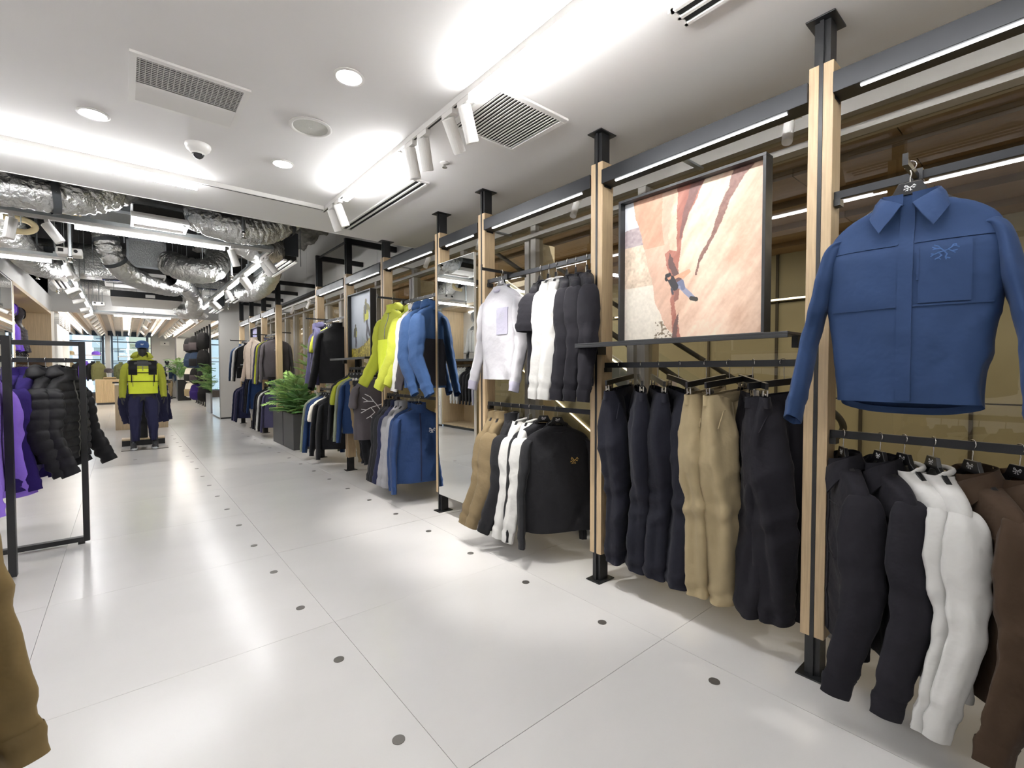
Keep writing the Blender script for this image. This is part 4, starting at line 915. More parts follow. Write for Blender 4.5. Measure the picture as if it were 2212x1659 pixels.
# flat foil wrapped trunk ducts across the far part
for q, (lab, x0, x1, y0, y1, z0, z1) in enumerate((('broad dark foil trunk duct crossing behind the ducts', -1.9, .25, 12.2, 12.9, 3.20, 3.85), ('foil trunk duct low in front of the far bulkhead', -1.3, 2.0, 15.0, 16.0, 3.28, 3.62), ('foil trunk duct above the screen box', -.3, 2.0, 13.6, 14.4, 3.3, 3.7))):
    t = thing('trunk_duct', lab, 'duct', ((x0 + x1) / 2, (y0 + y1) / 2, z0), 0); nx = 46; X = np.linspace(-(x1 - x0) / 2, (x1 - x0) / 2, nx)
    a = np.arange(36) * 2 * PI / 36; R = []
    for x in X:
        d = 1 + .10 * (fbm(np.full(36, x * 6 + 7), np.abs(a - PI) * 3, 20 + q, 3) - .5); c, s_ = np.cos(a), np.sin(a)
        R.append(np.stack([np.full(36, x), d * (y1 - y0) / 2 * np.sign(c) * np.abs(c) ** .5, (z1 - z0) / 2 + d * (z1 - z0) / 2 * np.sign(s_) * np.abs(s_) ** .5], 1))
    MB().grid(np.array(R), cu=True).build('foil_wrap', M_FOIL, t, smooth=True)
def grille_box(label, x0, x1, y0, y1, z0, z1):
    t = thing('air_unit', label, 'air unit', ((x0 + x1) / 2, (y0 + y1) / 2, z0)); w, d, h = (x1 - x0) / 2, (y1 - y0) / 2, z1 - z0
    box('foil_box', M_FOILD, t, -w + .01, w - .01, -d + .01, d, .0, h)
    for a in ((-w, -w + .03, 0, h), (w - .03, w, 0, h), (-w, w, 0, .03), (-w, w, h - .03, h)): box('edge_frame', M_GALV, t, a[0], a[1], -d - .006, -d + .02, a[2], a[3])
    box('neck', M_GRILLE, t, -w + .03, w - .03, -d + .03, d - .03, -.075, 0); 
    for a in ((-w + .01, w - .01, -d + .01, -d + .035), (-w + .01, w - .01, d - .035, d - .01), (-w + .01, -w + .035, -d + .035, d - .035), (w - .035, w - .01, -d + .035, d - .035)): box('grille_frame', M_WHITEM, t, *a, -.125, -.075)
    box('grille_face', M_WALLG, t, -w + .035, w - .035, -d + .035, d - .035, -.10, -.09)
    for sx in (-1, 1): MB().cyl((sx * w * .9, -d * .8, h), (sx * w * .9, -d * .8, 4.15 - z0), .006, 6).build('rod', M_GALV, t)
    return t
grille_box('first foil wrapped air box with a white framed grille below', .07, .57, 5.98, 6.45, 3.02, 3.45)
grille_box('second foil faced air box behind the first, grille below', .06, .58, 9.8, 10.35, 3.05, 3.52)
t = thing('air_unit', 'dark foil air unit behind the first grille box at left', 'air unit', (-.05, 7.2, 3.15)); box('foil_box', mat('foil_dark', '#55585a', .45, .6, var=.2, vscale=60), t, -.30, .62, -.25, .3, 0, .4); box('edge_frame', M_GALV, t, -.31, .63, -.262, -.25, 0, .03); box('edge_frame', M_GALV, t, -.31, -.28, -.262, -.25, .03, .4); box('control_box', M_GALV, t, -.75, -.36, -.2, .2, .05, .22); box('rating_plate', M_WHITEM, t, -.5, -.40, -.203, -.2, .07, .18)
for q, (lab, x, y0, y1, z0) in enumerate((('grey plenum with slot diffuser beside the right suspended track, nearest', 1.93, 7.42, 9.5, 3.06), ('grey plenum with slot diffuser farther along the right track', 1.93, 11.0, 12.6, 3.03), ('grey plenum with slot diffuser near the column mirror', 1.90, 13.9, 15.1, 3.02), ('grey plenum with slot diffuser beside the left suspended track', -.86, 10.6, 12.4, 3.02))):
    t = thing('plenum_box', lab, 'duct', (x, (y0 + y1) / 2, z0)); d = (y1 - y0) / 2
    box('box', M_GALV, t, -.10, .10, -d, d, 0, .34); box('end_plate', M_GREYBOX, t, -.102, .102, -d - .006, -d, -.0, .342)
    box('neck', M_GRILLE, t, -.075, .075, -d + .02, d - .02, -.06, 0)
    for a, b in ((-.095, -.055), (-.012, .012), (.055, .095)): box('slot_bar', M_WHITEM, t, a, b, -d, d, -.085, -.06)
    box('slot_backing', M_DARK, t, -.06, .06, -d, d, -.066, -.061)
    for sy in (-.8, .8): MB().cyl((0, sy * d, .34), (0, sy * d, 4.15 - z0), .006, 6).build('rod', M_GALV, t)
t = thing('screen_box', 'white suspended screen box with black front edge', 'screen housing', (.41, 12.5, 2.88))
box('front_edge', M_BLACK, t, -.60, .60, -.02, .0, 0, .13); box('underside', M_SCREEN, t, -.60, .60, 0, 1.85, 0, .12); box('sensor', M_WHITEM, t, -.04, .12, -.05, -.02, .02, .08)
for sx in (-.55, .55): MB().cyl((sx, .3, .12), (sx, .3, 1.27), .005, 6).build('rod', M_GALV, t)
for lab, x, y, z, s in (('white projector hanging from a pole above the left rack', -.50, 8.1, 2.80, 1.0), ('small white projector hanging near the far bulkhead', -.42, 14.3, 2.86, .9)):
    t = thing('projector', lab, 'projector', (x, y, z)); box('body', M_WHITEM, t, -.12 * s, .12 * s, -.12 * s, .12 * s, 0, .09 * s, bevel=.015); box('port_panel', M_GRILLE, t, -.10 * s, -.05 * s, -.122 * s, -.119 * s, .03 * s, .07 * s); MB().cyl((0, 0, .09 * s), (0, 0, 4.15 - z), .008, 8).build('pole', M_GALV, t); MB().cyl((.06 * s, -.12 * s, .05 * s), (.06 * s, -.125 * s, .05 * s), .02 * s, 16).build('lens', M_BLACKP, t)
for q, (x, y, z) in enumerate(((-.45, 7.3, 2.60), (1.02, 5.75, 2.80), (-1.0, 10.2, 2.78), (-.95, 12.4, 2.85), (1.25, 8.0, 2.72), (1.95, 10.6, 2.85), (2.02, 13.4, 2.88), (.28, 15.3, 3.02))):
    lab = ('far left near the second track', 'in front of the sagging duct', 'above the purple jacket niche', 'above the niche farther back', 'beside the curled duct', 'below the hanging right duct', 'near the column', 'above the far LED bar')[q]
    t = thing('sprinkler_pipe', 'galvanised drop pipe with sprinkler head, ' + lab, 'sprinkler', (x, y, z), 0, 'sprinkler drop pipes'); MB().cyl((0, 0, .05), (0, 0, 4.15 - z), .016, 10).build('pipe', M_GALV, t, smooth=True); MB().lathe([(.018, .06), (.024, .05), (.024, .03), (.014, .02), (.012, .0), (.026, -.006), (.026, -.012), (0, -.014)], 14).build('head', M_CHROME, t, smooth=True)
rd = MB(); rr = random.Random(8)
for k in range(46):
    x, y = rr.uniform(-1.2, 2.4), rr.uniform(6.8, 15.5); rd.tube([(x, y, rr.uniform(2.95, 3.3)), (x, y, 4.15)], .006, 5)
o = rd.build('threaded_rods', M_GALV); tag(o, 'thin galvanised threaded rods hanging all over the open ceiling', 'rods', kind='stuff')
ct = thing('cable_tray', 'wire cable tray crossing above the screen box', 'cable tray', (.6, 12.1, 3.12)); mb = MB()
for k in range(30): mb.bar((-1.0 + k * .07, -.15, 0), (-1.0 + k * .07, .15, 0), .005)
for y, z in ((-.15, 0), (0, 0), (.15, 0), (-.15, .07), (.15, .07)): mb.bar((-1.0, y, z), (1.03, y, z), .005)
mb.build('tray', M_GALV, ct)
for k in range(3): MB().tube(crom([(-.9, -.08 + k * .07, .02), (-.2, -.05 + k * .06, .04), (.5, -.09 + k * .08, .02), (1.0, -.06 + k * .06, .03)], 16), .008, 6).build('cable', mat('blue_cable', '#2b3f9a', .5) if k == 1 else M_BLACKP, ct, smooth=True)
pp = thing('insulated_pipe', 'cream insulated pipe with bends behind the first suspended track', 'pipe', (-.62, 8.2, 3.22)); M_CREAM = mat('cream_lagging', '#d8c79c', .7)
MB().tube(crom([(-1.2, 0, .16), (-.3, .1, .18), (.25, .1, .18)], 14), .045, 12).build('lagging', M_CREAM, pp, smooth=True); MB().tube(crom([(-.6, .1, .0), (-.30, .1, .0), (-.20, .1, -.07), (-.26, .1, -.14), (-.4, .1, -.15)], 20), .035, 12).build('bend', M_CREAM, pp, smooth=True); MB().tube([(.26, .1, .18), (.33, .1, .18)], .05, 12).build('coupling', mat('red_coupling', '#a33a30', .5), pp)
# ================================================================== DISPLAY WALL ON THE RIGHT
XP = 2.295         # front of the posts
POSTS = [-.525, .695, 1.915, 3.14, 3.845, 5.07, 6.24, 7.46, 9.98, 11.20, 12.45, 13.68]
NEARW = ['nearest of all, beside the camera', 'right of the climbing poster', 'left of the climbing poster', 'right of the tall mirror', 'left of the tall mirror', 'right of the hikers poster', 'left of the hikers poster', 'at the right edge of the planter gap', 'at the left edge of the planter gap', 'second beyond the planters', 'third beyond the planters', 'last one before the column']
for k, y in enumerate(POSTS):
    tall = k >= 6; zt = 3.13 if tall else ZC
    t = thing('display_post', 'oak and black steel floor to ceiling post, ' + NEARW[k] if not tall else 'oak and black steel post with bracket arm, ' + NEARW[k], 'post', (XP, y, 0))
    box('wood_cladding', M_OAK, t, 0, .106, -.046, -.008, .18, 2.65, bevel=.002); box('wood_cladding', M_OAK, t, 0, .106, .008, .046, .18, 2.65, bevel=.002)
    box('steel_upright', M_BLACK, t, -.001, .096, -.0075, .0075, .006, zt - .006 if not tall else zt); box('steel_spine', M_BLACK, t, .012, .088, -.03, .03, .006, .18); box('steel_spine', M_BLACK, t, .012, .088, -.03, .03, 2.65, zt - .006 if not tall else zt)
    box('foot_plate', M_BLACK, t, -.026, .125, -.055, .055, 0, .007, bevel=.002)
    for sx in (-.016, .112):
        for sy in (-.042, .042): MB().cyl((sx, sy, .007), (sx, sy, .010), .005, 8).build('bolt', M_BLACKP, t)
    if tall:
        box('bracket_arm', M_BLACK, t, .0, .745, -.025, .025, zt - .075, zt); 
    else: box('ceiling_plate', M_BLACK, t, -.026, .125, -.055, .055, zt - .007, zt, bevel=.002)
for k, (a, b) in enumerate(((6, 7), (8, 9), (9, 10), (10, 11))):
    t = thing('tie_bar', 'thin black tie bar between the bracket posts, %s from the near end' % ORD[k], 'bar', (2.34, POSTS[a], 3.10)); box('bar', M_BLACK, t, -.012, .012, .03, POSTS[b] - POSTS[a] - .03, -.012, .012)
BAYS = [(0, 1), (1, 2), (2, 3), (3, 4), (4, 5), (5, 6), (6, 7), (8, 9), (9, 10), (10, 11)]
BN = ['over the blue shirt bay', 'over the climbing poster', 'over the grey and white tops bay', 'over the tall mirror', 'over the lime jacket bay', 'over the hikers poster', 'over the black jacket bay by the planters', 'first beyond the planters', 'second beyond the planters', 'third beyond the planters']
for k, (a, b) in enumerate(BAYS):
    y0, y1 = POSTS[a] + .047, POSTS[b] - .047; L = (y1 - y0) / 2
    t = thing('beam_light', 'dark grey steel light beam with LED strip, ' + BN[k], 'light', (2.283, (y0 + y1) / 2, 2.505))
    box('housing', M_BEAM, t, 0, .105, -L, L, 0, .086, bevel=.0015); 
    P = MB(); n = 10
    for s in (-1, 1): pass
    P.tube([(.026, -L + .09, -.001), (.026, L - .09, -.001)], .0085, 10, flat=(.5, 1)); P.build('led_strip', E_BEAM, t)
    for s in (-1, 1): box('end_bracket', M_BLACK, t, .03, .10, s * (L + .012) - .012, s * (L + .012) + .012, -.012, .06)
tr = thing('light_track', 'white spotlight track along the top of the glass wall', 'light track', (2.64, 6.6, 2.66)); box('profile', M_WHITEM, tr, -.018, .018, -7.2, 7.2, 0, .035); box('slot', M_GRILLE, tr, -.006, .006, -7.2, 7.2, -.001, .002)
for y in np.arange(-7, 7.1, 2.0): box('bracket', M_GALV, tr, .0, .36, float(y) - .015, float(y) + .015, .036, .05)
SPW = ['right above the climbing poster', 'above the dark long sleeve tops', 'above the mirror bay', 'above the blue jackets', 'above the hikers poster', 'above the black jacket', 'above the planters', 'above the planters, farther', 'first beyond the planters', 'second beyond the planters', 'last before the column']
for k, y in enumerate((.94, 2.40, 3.62, 4.62, 5.75, 7.08, 9.0, 10.05, 11.0, 12.2, 13.3)):
    head('small white spotlight behind the light beams, ' + SPW[k], 2.64, y, 2.66, 24, 190, True, L=.13, r=.025, lamp=(28 if k < 6 else 14), grp='small spotlights behind the light beams')
bk = thing('cable_channel', 'black cable channel above the glass wall', 'channel', (2.86, 10.6, 2.84)); box('channel', M_BLACK, bk, -.06, .06, -5.4, 5.0, 0, .05)
# ---- rails
def rail(label, y0, y1, z, arms=(), x=2.33):
    t = thing('clothes_rail', label, 'rail', (x, (y0 + y1) / 2, z)); L = (y1 - y0) / 2
    box('bar', M_BEAM, t, -.008, .008, -L, L, -.032, 0, bevel=.001)
    for s in (-1, 1): box('end_bracket', M_BLACK, t, -.012, .035, s * (L - .012) - .012, s * (L - .012) + .012, -.06, -.032)
    for ya, x0, x1 in arms:
        yy = ya - (y0 + y1) / 2; q = -.036 if ya < .5 else 0
        MB().box(x0 - x, x1 - x, yy - .008, yy + .008, .004 + q, .024 + q).box(-.02, .02, yy - .018, yy + .018, -.036, .006).box(x0 - x - .006, x0 - x, yy - .008, yy + .008, .004 + q, .045 + q).build('faceout_arm', M_BLACK, t)
    return t
ZU, ZL, ZM = 2.105, 1.095, 1.40
e = .047
rail('upper steel rail with arm holding the blue shirt', POSTS[0] + e, POSTS[1] - e, ZU, [(.38, 2.13, 2.40)])
rail('lower steel rail with dark overshirts and white tops, nearest', POSTS[0] + e, POSTS[1] - e, ZL)
rail('steel trouser rail under the climbing poster', POSTS[1] + e, POSTS[2] - e, ZM)
rail('upper steel rail with light grey top on its arm', POSTS[2] + e, POSTS[3] - e, ZU, [(2.84, 2.08, 2.52)])
rail('lower steel rail with khaki, white and black tops', POSTS[2] + e, POSTS[3] - e, ZL)
rail('upper steel rail with lime and blue jackets', POSTS[4] + e, POSTS[5] - e, ZU, [(4.62, 2.04, 2.46)])
rail('lower steel rail with navy and grey fleece jackets', POSTS[4] + e, POSTS[5] - e, ZL)
rail('steel rail below the hikers poster', POSTS[5] + e, POSTS[6] - e, ZM)
rail('upper steel rail with black jacket beside the planters', POSTS[6] + e, POSTS[7] - e, ZU, [(7.15, 2.05, 2.46)])
rail('lower steel rail with cream tee beside the planters', POSTS[6] + e, POSTS[7] - e, ZL)
rail('upper steel rail first beyond the planters', POSTS[8] + e, POSTS[9] - e, ZU, [(10.95, 2.05, 2.46), (10.07, 2.25, 2.60)])
rail('lower steel rail first beyond the planters', POSTS[8] + e, POSTS[9] - e, ZL)
rail('steel rail below the far violet poster', POSTS[9] + e, POSTS[10] - e, ZM)
rail('upper steel rail last before the column', POSTS[10] + e, POSTS[11] - e, ZU, [(13.45, 2.05, 2.46)])
rail('lower steel rail last before the column', POSTS[10] + e, POSTS[11] - e, ZL)
# ---- shelves
def shelf(label, y0, y1, z=1.50):
    t = thing('display_shelf', label, 'shelf', (2.2, (y0 + y1) / 2, z)); L = (y1 - y0) / 2
    MB().box(-.115, .10, -L, L, 0, .012).box(-.115, -.108, -L, L, -.014, .0).build('plate', M_BLACK, t, bevel=.0015)
    for s in (-1, 1): box('bracket', M_BLACK, t, .05, .13, s * (L - .03) - .012, s * (L - .03) + .012, -.05, 0)
shelf('thin black shelf carrying the climbing poster', .735, 1.905); shelf('thin black shelf carrying the hikers poster', 5.09, 6.25); shelf('thin black shelf under the far violet poster', 11.25, 12.40); shelf('thin black shelf beside the far black jacket', 12.55, 13.2, 1.44)
# ---- posters: painted prints as coloured fine grids
def paint(fn, ny, nz):
    U, V = np.meshgrid(np.linspace(0, 1, ny), np.linspace(0, 1, nz)); C = fn(U, V); return np.clip(C, 0, 1)
def srgb2lin(C): return np.where(C <= .04045, C / 12.92, ((C + .055) / 1.055) ** 2.4)
M_PRINT = bpy.data.materials.new('poster_print'); M_PRINT.use_nodes = True
_a = M_PRINT.node_tree.nodes.new('ShaderNodeVertexColor'); _a.layer_name = 'Col'; M_PRINT.node_tree.links.new(_a.outputs[0], M_PRINT.node_tree.nodes['Principled BSDF'].inputs['Base Color']); M_PRINT.node_tree.nodes['Principled BSDF'].inputs['Roughness'].default_value = .45
def poster(label, y0, y1, z0, z1, fn, ny, nz, xf=2.255, dp=.075):
    """u runs from the far edge (left in the photo) to the near edge; v from the top down"""
    t = thing('framed_poster', label, 'poster', (xf, (y0 + y1) / 2, z0)); L = (y1 - y0) / 2; H = z1 - z0; w = .014
    mb = MB()
    for a in ((-L, L, 0, w), (-L, L, H - w, H)): mb.box(0, dp, a[0], a[1], a[2], a[3])
    for s in (-1, 1): mb.box(0, dp, s * (L - w / 2) - w / 2, s * (L - w / 2) + w / 2, w, H - w)
    mb.build('frame', M_BLACK, t, bevel=.001); box('backing', M_BLACK, t, dp - .012, dp - .004, -L + w, L - w, w, H - w)
    C = srgb2lin(paint(fn, ny, nz)); U, V = np.meshgrid(np.linspace(0, 1, ny), np.linspace(0, 1, nz))
    Y = (L - w) - U * 2 * (L - w); Z = (H - w) - V * (H - 2 * w); P = np.stack([np.full_like(Y, .045), Y, Z], -1)
    o = MB().grid(P).build('print', M_PRINT, t); at = o.data.color_attributes.new('Col', 'FLOAT_COLOR', 'POINT'); at.data.foreach_set('color', np.concatenate([C, np.ones((*C.shape[:2], 1))], -1).reshape(-1).astype(np.float32))
    return t
def poly(U, V, pts):
    ins = np.zeros(U.shape, bool); n = len(pts); j = n - 1
    for i in range(n):
        xi, yi = pts[i]; xj, yj = pts[j]; c = ((yi > V) != (yj > V)); 
        with np.errstate(divide='ignore', invalid='ignore'): xx = (xj - xi) * (V - yi) / (yj - yi + 1e-12) + xi
        ins ^= c & (U < xx); j = i
    return ins
def limb(U, V, pts, w):
    m = np.zeros(U.shape, bool)
    for (a, b), (c, d) in zip(pts[:-1], pts[1:]):
        L2 = (c - a) ** 2 + (d - b) ** 2 + 1e-12; t = np.clip(((U - a) * (c - a) + (V - b) * (d - b)) / L2, 0, 1); m |= np.hypot(U - a - t * (c - a), (V - b - t * (d - b))) < w
    return m
def rock(U, V):
    C = np.zeros((*U.shape, 3)); n1 = fbm(U * 6, V * 6, 1, 5); n2 = fbm(U * 22 + V * 16, V * 5 - U * 4, 2, 4); n3 = fbm(U * 60, V * 60, 3, 3)
    base = np.array([.93, .76, .63]); C[:] = base; C += ((n1 - .5) * .22 + (n2 - .5) * .30 + (n3 - .5) * .10)[..., None] * np.array([.8, 1, 1])
    C += (np.clip(1 - np.abs(U - .62) / .28, 0, 1) * .12)[..., None]
    W = U + (n1 - .5) * .05 + (n3 - .5) * .012
    edge = .085 + .05 * V + .16 * V ** 2 + .03 * np.sin(V * 9)      # left border of the cliff
    edge = np.interp(V, [0, .1, .25, .45, .6, .75, .9, 1], [.06, .085, .14, .19, .245, .26, .33, .42])
    left = W < edge
    sky = left & (V < .22 + .03 * n1); C[sky] = np.array([.93, .95, .98])
    mesa = left & (V >= .17 + .04 * n1) & (V < .32); C[mesa] = np.array([.70, .62, .63]) + (n3[mesa, None] - .5) * .25
    dune = left & (V >= .32); C[dune] = np.array([.93, .82, .70]) + (n2[dune, None] - .5) * .35 + (n3[dune, None] - .5) * .3
    sand = left & (V > .62); C[sand] = np.array([.97, .92, .84]) + (n3[sand, None] - .5) * .16
    # left wall of the corner, pinker
    lw = (~left) & (W < np.interp(V, [0, .3, .5, 1], [.40, .36, .39, .40])); C[lw] = np.array([.90, .70, .58]) + ((n2[lw] - .5) * .25 + (n3[lw] - .5) * .08)[:, None]
    lip = (~left) & (W < np.interp(V, [0, .2, .35], [.30, .30, .33])) & (V < .36); C[lip] *= np.array([.95, .86, .80])
    red = poly(W, V, [(.42, 0), (.62, 0), (.58, .10), (.50, .22), (.47, .34), (.46, .45), (.43, .62), (.41, .66), (.40, .80), (.46, 1), (.40, 1), (.37, .8), (.385, .62), (.36, .48), (.34, .42), (.37, .40), (.43, .42), (.43, .20)])
    C[red] = np.array([.66, .34, .26]) + ((n2[red] - .5) * .35)[:, None]
    dk = poly(W, V, [(.53, .0), (.62, 0), (.52, .18), (.46, .35), (.45, .33), (.47, .2)]); C[dk] = np.array([.40, .20, .17]) + (n3[dk, None] - .5) * .12
    ck = poly(W, V, [(.80, 0), (.92, 0), (.86, .06), (.80, .16), (.72, .30), (.655, .42), (.60, .52), (.57, .60), (.555, .60), (.60, .48), (.66, .36), (.72, .2), (.78, .1)]); C[ck] = np.array([.46, .27, .22]) + (n3[ck, None] - .5) * .2
    dc = poly(W, V, [(.37, .42), (.40, .46), (.44, .56), (.46, .62), (.45, .66), (.42, .62), (.38, .52)]); C[dc] = np.array([.27, .14, .12])
    dn = poly(W, V, [(.405, .88), (.43, .83), (.43, 1.0), (.39, 1.0)]); C[dn] = np.array([.30, .16, .13])
    dm = poly(W, V, [(.40, .66), (.44, .66), (.43, .74), (.40, .76)]); C[dm] = np.array([.5, .26, .2])
    bush = left & (V > .88) & (U > .25) & (n3 > .5); C[bush] = np.array([.42, .33, .22])
    C = 1 - (1 - np.clip(C, 0, 1)) * .80
    C *= .90
    # climber
    def put(m, c): C[m] = np.array(c)
    put(limb(U, V, [(.375, .605), (.44, .585), (.515, .562)], .010), (.86, .62, .50)); put(limb(U, V, [(.44, .585), (.475, .60), (.52, .57)], .009), (.86, .62, .50))
    put(limb(U, V, [(.40, .64), (.455, .655), (.50, .70), (.545, .745)], .017), (.55, .56, .64)); put(limb(U, V, [(.41, .65), (.465, .63), (.475, .67)], .016), (.42, .44, .54))
    put(limb(U, V, [(.535, .745), (.57, .757)], .014), (.20, .19, .17))
    put(limb(U, V, [(.385, .60), (.415, .655)], .026), (.17, .16, .18)); put(limb(U, V, [(.39, .665), (.40, .70)], .008), (.25, .24, .28))
    put(np.hypot(U - .368, (V - .585)) < .017, (.80, .58, .47)); put(limb(U, V, [(.352, .572), (.372, .568)], .014), (.13, .13, .15)); put(limb(U, V, [(.345, .59), (.352, .60)], .010), (.15, .13, .13))
    return C
def hikers(U, V):
    C = np.zeros((*U.shape, 3)); n1 = fbm(U * 4, V * 4, 11, 5); n3 = fbm(U * 40, V * 40, 13, 4); n2 = fbm(U * 14, V * 14, 17, 4)
    C[:] = np.array([.80, .83, .87]); C -= (np.clip(V - .2, 0, 1) * .38)[..., None]; C += ((n1 - .5) * .10)[..., None]
    hill = V > np.interp(U, [0, .3, .55, .75, 1], [.86, .86, .82, .74, .66]) + (n3 - .5) * .05
    col = np.array([.62, .56, .20]) + ((n3 - .5) * .9 + (n2 - .5) * .5)[..., None] * np.array([.8, .75, .4]); C[hill] = col[hill]
    far = (V > .68) & ~hill & (U > .5) & (n2 > .42); C[far] = C[far] * .8 + np.array([.06, .07, .03])
    def put(m, c): C[m] = np.array(c)
    # large hiker: lime jacket, dark trousers
    put(limb(U, V, [(.72, .42), (.73, .55), (.70, .66), (.73, .73)], .032), (.20, .20, .24)); put(limb(U, V, [(.68, .42), (.74, .52), (.80, .62), (.82, .66)], .034), (.24, .24, .29)); put(limb(U, V, [(.72, .73), (.76, .735)], .018), (.15, .14, .14)); put(limb(U, V, [(.81, .66), (.86, .655)], .018), (.15, .14, .14))
    put(poly(U, V, [(.60, .20), (.66, .17), (.76, .18), (.80, .26), (.79, .42), (.63, .44), (.60, .32)]), (.42, .40, .16)); put(poly(U, V, [(.63, .30), (.72, .27), (.79, .32), (.79, .42), (.63, .44)]), (.80, .80, .22)); put(limb(U, V, [(.79, .22), (.86, .30), (.88, .36)], .026), (.50, .48, .20)); put(limb(U, V, [(.61, .22), (.59, .36), (.60, .44)], .026), (.45, .43, .18))
    put(poly(U, V, [(.62, .19), (.70, .19), (.69, .33), (.62, .34)]), (.22, .21, .18)); put(np.hypot((U - .68) * .9, V - .135) < .036, (.45, .42, .22)); put(np.hypot((U - .695) * .9, V - .14) < .022, (.30, .24, .20)); put(limb(U, V, [(.65, .16), (.70, .18)], .022), (.40, .38, .18))
    # small hiker behind
    put(limb(U, V, [(.21, .66), (.24, .76), (.23, .83)], .020), (.17, .17, .20)); put(limb(U, V, [(.19, .66), (.20, .76), (.18, .83)], .018), (.15, .15, .18)); put(poly(U, V, [(.13, .54), (.18, .51), (.25, .52), (.27, .60), (.25, .68), (.15, .68)]), (.28, .27, .16)); put(poly(U, V, [(.22, .58), (.26, .58), (.25, .67), (.21, .67)]), (.62, .60, .20)); put(np.hypot(U - .20, V - .49) < .026, (.25, .22, .18)); put(limb(U, V, [(.14, .55), (.12, .66)], .018), (.22, .21, .15))
    return C
def violet(U, V):
    n = fbm(U * 5, V * 5, 31, 5); C = np.zeros((*U.shape, 3)); C[:] = np.array([.70, .68, .86]); C -= (V * .35)[..., None] * np.array([1, 1, .5]); C += ((n - .5) * .3)[..., None]; m = U > .62 + .1 * n; C[m] = np.array([.93, .90, .86]); return C
poster('large black framed print of a climber on red sandstone', .895, 1.715, 1.513, 2.345, rock, 300, 320)
poster('black framed print of two hikers in fog on a mossy slope', 5.32, 6.05, 1.513, 2.335, hikers, 150, 190)
poster('small far black framed violet and white print', 11.45, 12.15, 1.513, 2.33, violet, 40, 60)
mr = thing('wall_mirror', 'tall narrow mirror between two posts of the display wall', 'mirror', (2.262, 3.4925, .185)); box('glass', M_MIRROR, mr, -.001, .0, -.289, .289, .003, 2.155); box('frame', M_ALU, mr, 0, .022, -.292, .292, 0, 2.16)
for z in (.4, 1.9): box('support', M_BLACK, mr, .022, .08, -.30, .30, z, z + .03)
# ================================================================== GARMENTS ON THE DISPLAY WALL
F = dict(black='#19191c', black2='#131315', ink='#17161c', dnavy='#14151f', navy='#1a1e38', blue='#1c3156', blue2='#263f63', steel='#26364f', white='#bcbbb8', lgrey='#a3a2a6', mgrey='#9492a0', khaki='#6f6047', tan='#958668', brown='#37291d', lime='#9fa43a', limeb='#e0ec48', olive='#979c30', sage='#767b69', grey='#858488', lilac='#403e58', cream='#e2dccf', char='#4a4548', char2='#3a3639', beige='#c5b5a6', green='#5d6242', purple='#7a55cf', dpurple='#241656', pale='#8d6dd4', maroon='#3a1c26', olivep='#6a6a45')
F = {k: fabric(v) for k, v in F.items()}
HGRP = 'black hangers on the display wall'
ZIPG = mat('zip_grey', '#6d6c66', .4, .4)
# -- hero shirt on the arm
M_HERO = fabric('#213557', .8, 'hero_blue_cotton', bump=.45, bscale=9)
hanger('black hanger with white emblem holding the big blue overshirt', (2.165, .372, ZU - .012), -86, HGRP)
t = thing('overshirt', 'blue long sleeved overshirt with pointed collar, facing out on the nearest arm', 'shirt', (2.165, .372, ZU - .013 - .136), -86)
RES = 2
garment(t, M_HERO, seed=3, sh=.238, hem=.206, L=.72, d=.085, sl=.70, a=12, f=12, bend=12, collar='shirt', placket=True, yoke=True, pockets=M_HERO, logo=(.10, -.215, .034, fabric('#3d5884')), fold=.011, rsl=(.076, .066, .055), flat=.46, hemback=.05, drop=.10)
RES = 1
nl = MB(); nl.box(-.03, .03, .030, .034, -.030, -.012); nl.build('brand_label', M_BLACKP, t)
# -- nearest lower rail
for k, (y, c, kd, lab) in enumerate(((.60, 'ink', 's', 'dark overshirt on the nearest lower rail, first beside the oak post'), (.475, 'ink', 's', 'dark overshirt on the nearest lower rail, second from the oak post'), (.40, 'white', 'l', 'white long sleeve top between dark and brown overshirts, left one'), (.315, 'white', 'l', 'white long sleeve top between dark and brown overshirts, right one'), (.21, 'brown', 's', 'dark brown overshirt on the nearest lower rail, beside the white tops'), (.095, 'brown', 's', 'dark brown overshirt on the nearest lower rail, cut by the right edge'))):
    kw = dict(kind='ls', seed=20 + k, L=.73, d=.05, sl=.74, a=7, f=4, bend=9, fold=.012)
    if kd == 's': kw.update(collar='shirt', placket=True, rsl=(.086, .074, .050), yoke=True, d=.05)
    else: kw.update(rsl=(.070, .050, .038), d=.045, sh=.23)
    top('overshirt' if kd == 's' else 'long_sleeve_top', lab, 'shirt', 2.33, y, ZL, -149 + 5 * (k % 3), F[c], hgroup=HGRP, **kw)
# -- trousers below the poster
for k, (y, c, rz, lab) in enumerate(((1.76, 'dnavy', 10, 'dark navy trousers hanging farthest left below the climbing poster'), (1.61, 'dnavy', 38, 'dark navy trousers second from left below the climbing poster'), (1.49, 'dnavy', 44, 'dark navy trousers third from left below the climbing poster'), (1.36, 'dnavy', 50, 'dark navy trousers left of the tan trousers, broad side out'), (1.21, 'tan', -4, 'tan trousers below the climbing poster, left pair'), (1.09, 'tan', -12, 'tan trousers below the climbing poster, right pair'), (.97, 'ink', 42, 'black trousers right of the tan trousers, broad side out'), (.84, 'ink', -35, 'black trousers nearest the right oak post, seen edge on'))):
    trousers(lab, 2.33, y, ZM, rz, F[c], seed=k, L=1.06, hang='black clip hanger holding the ' + lab, gap=0)
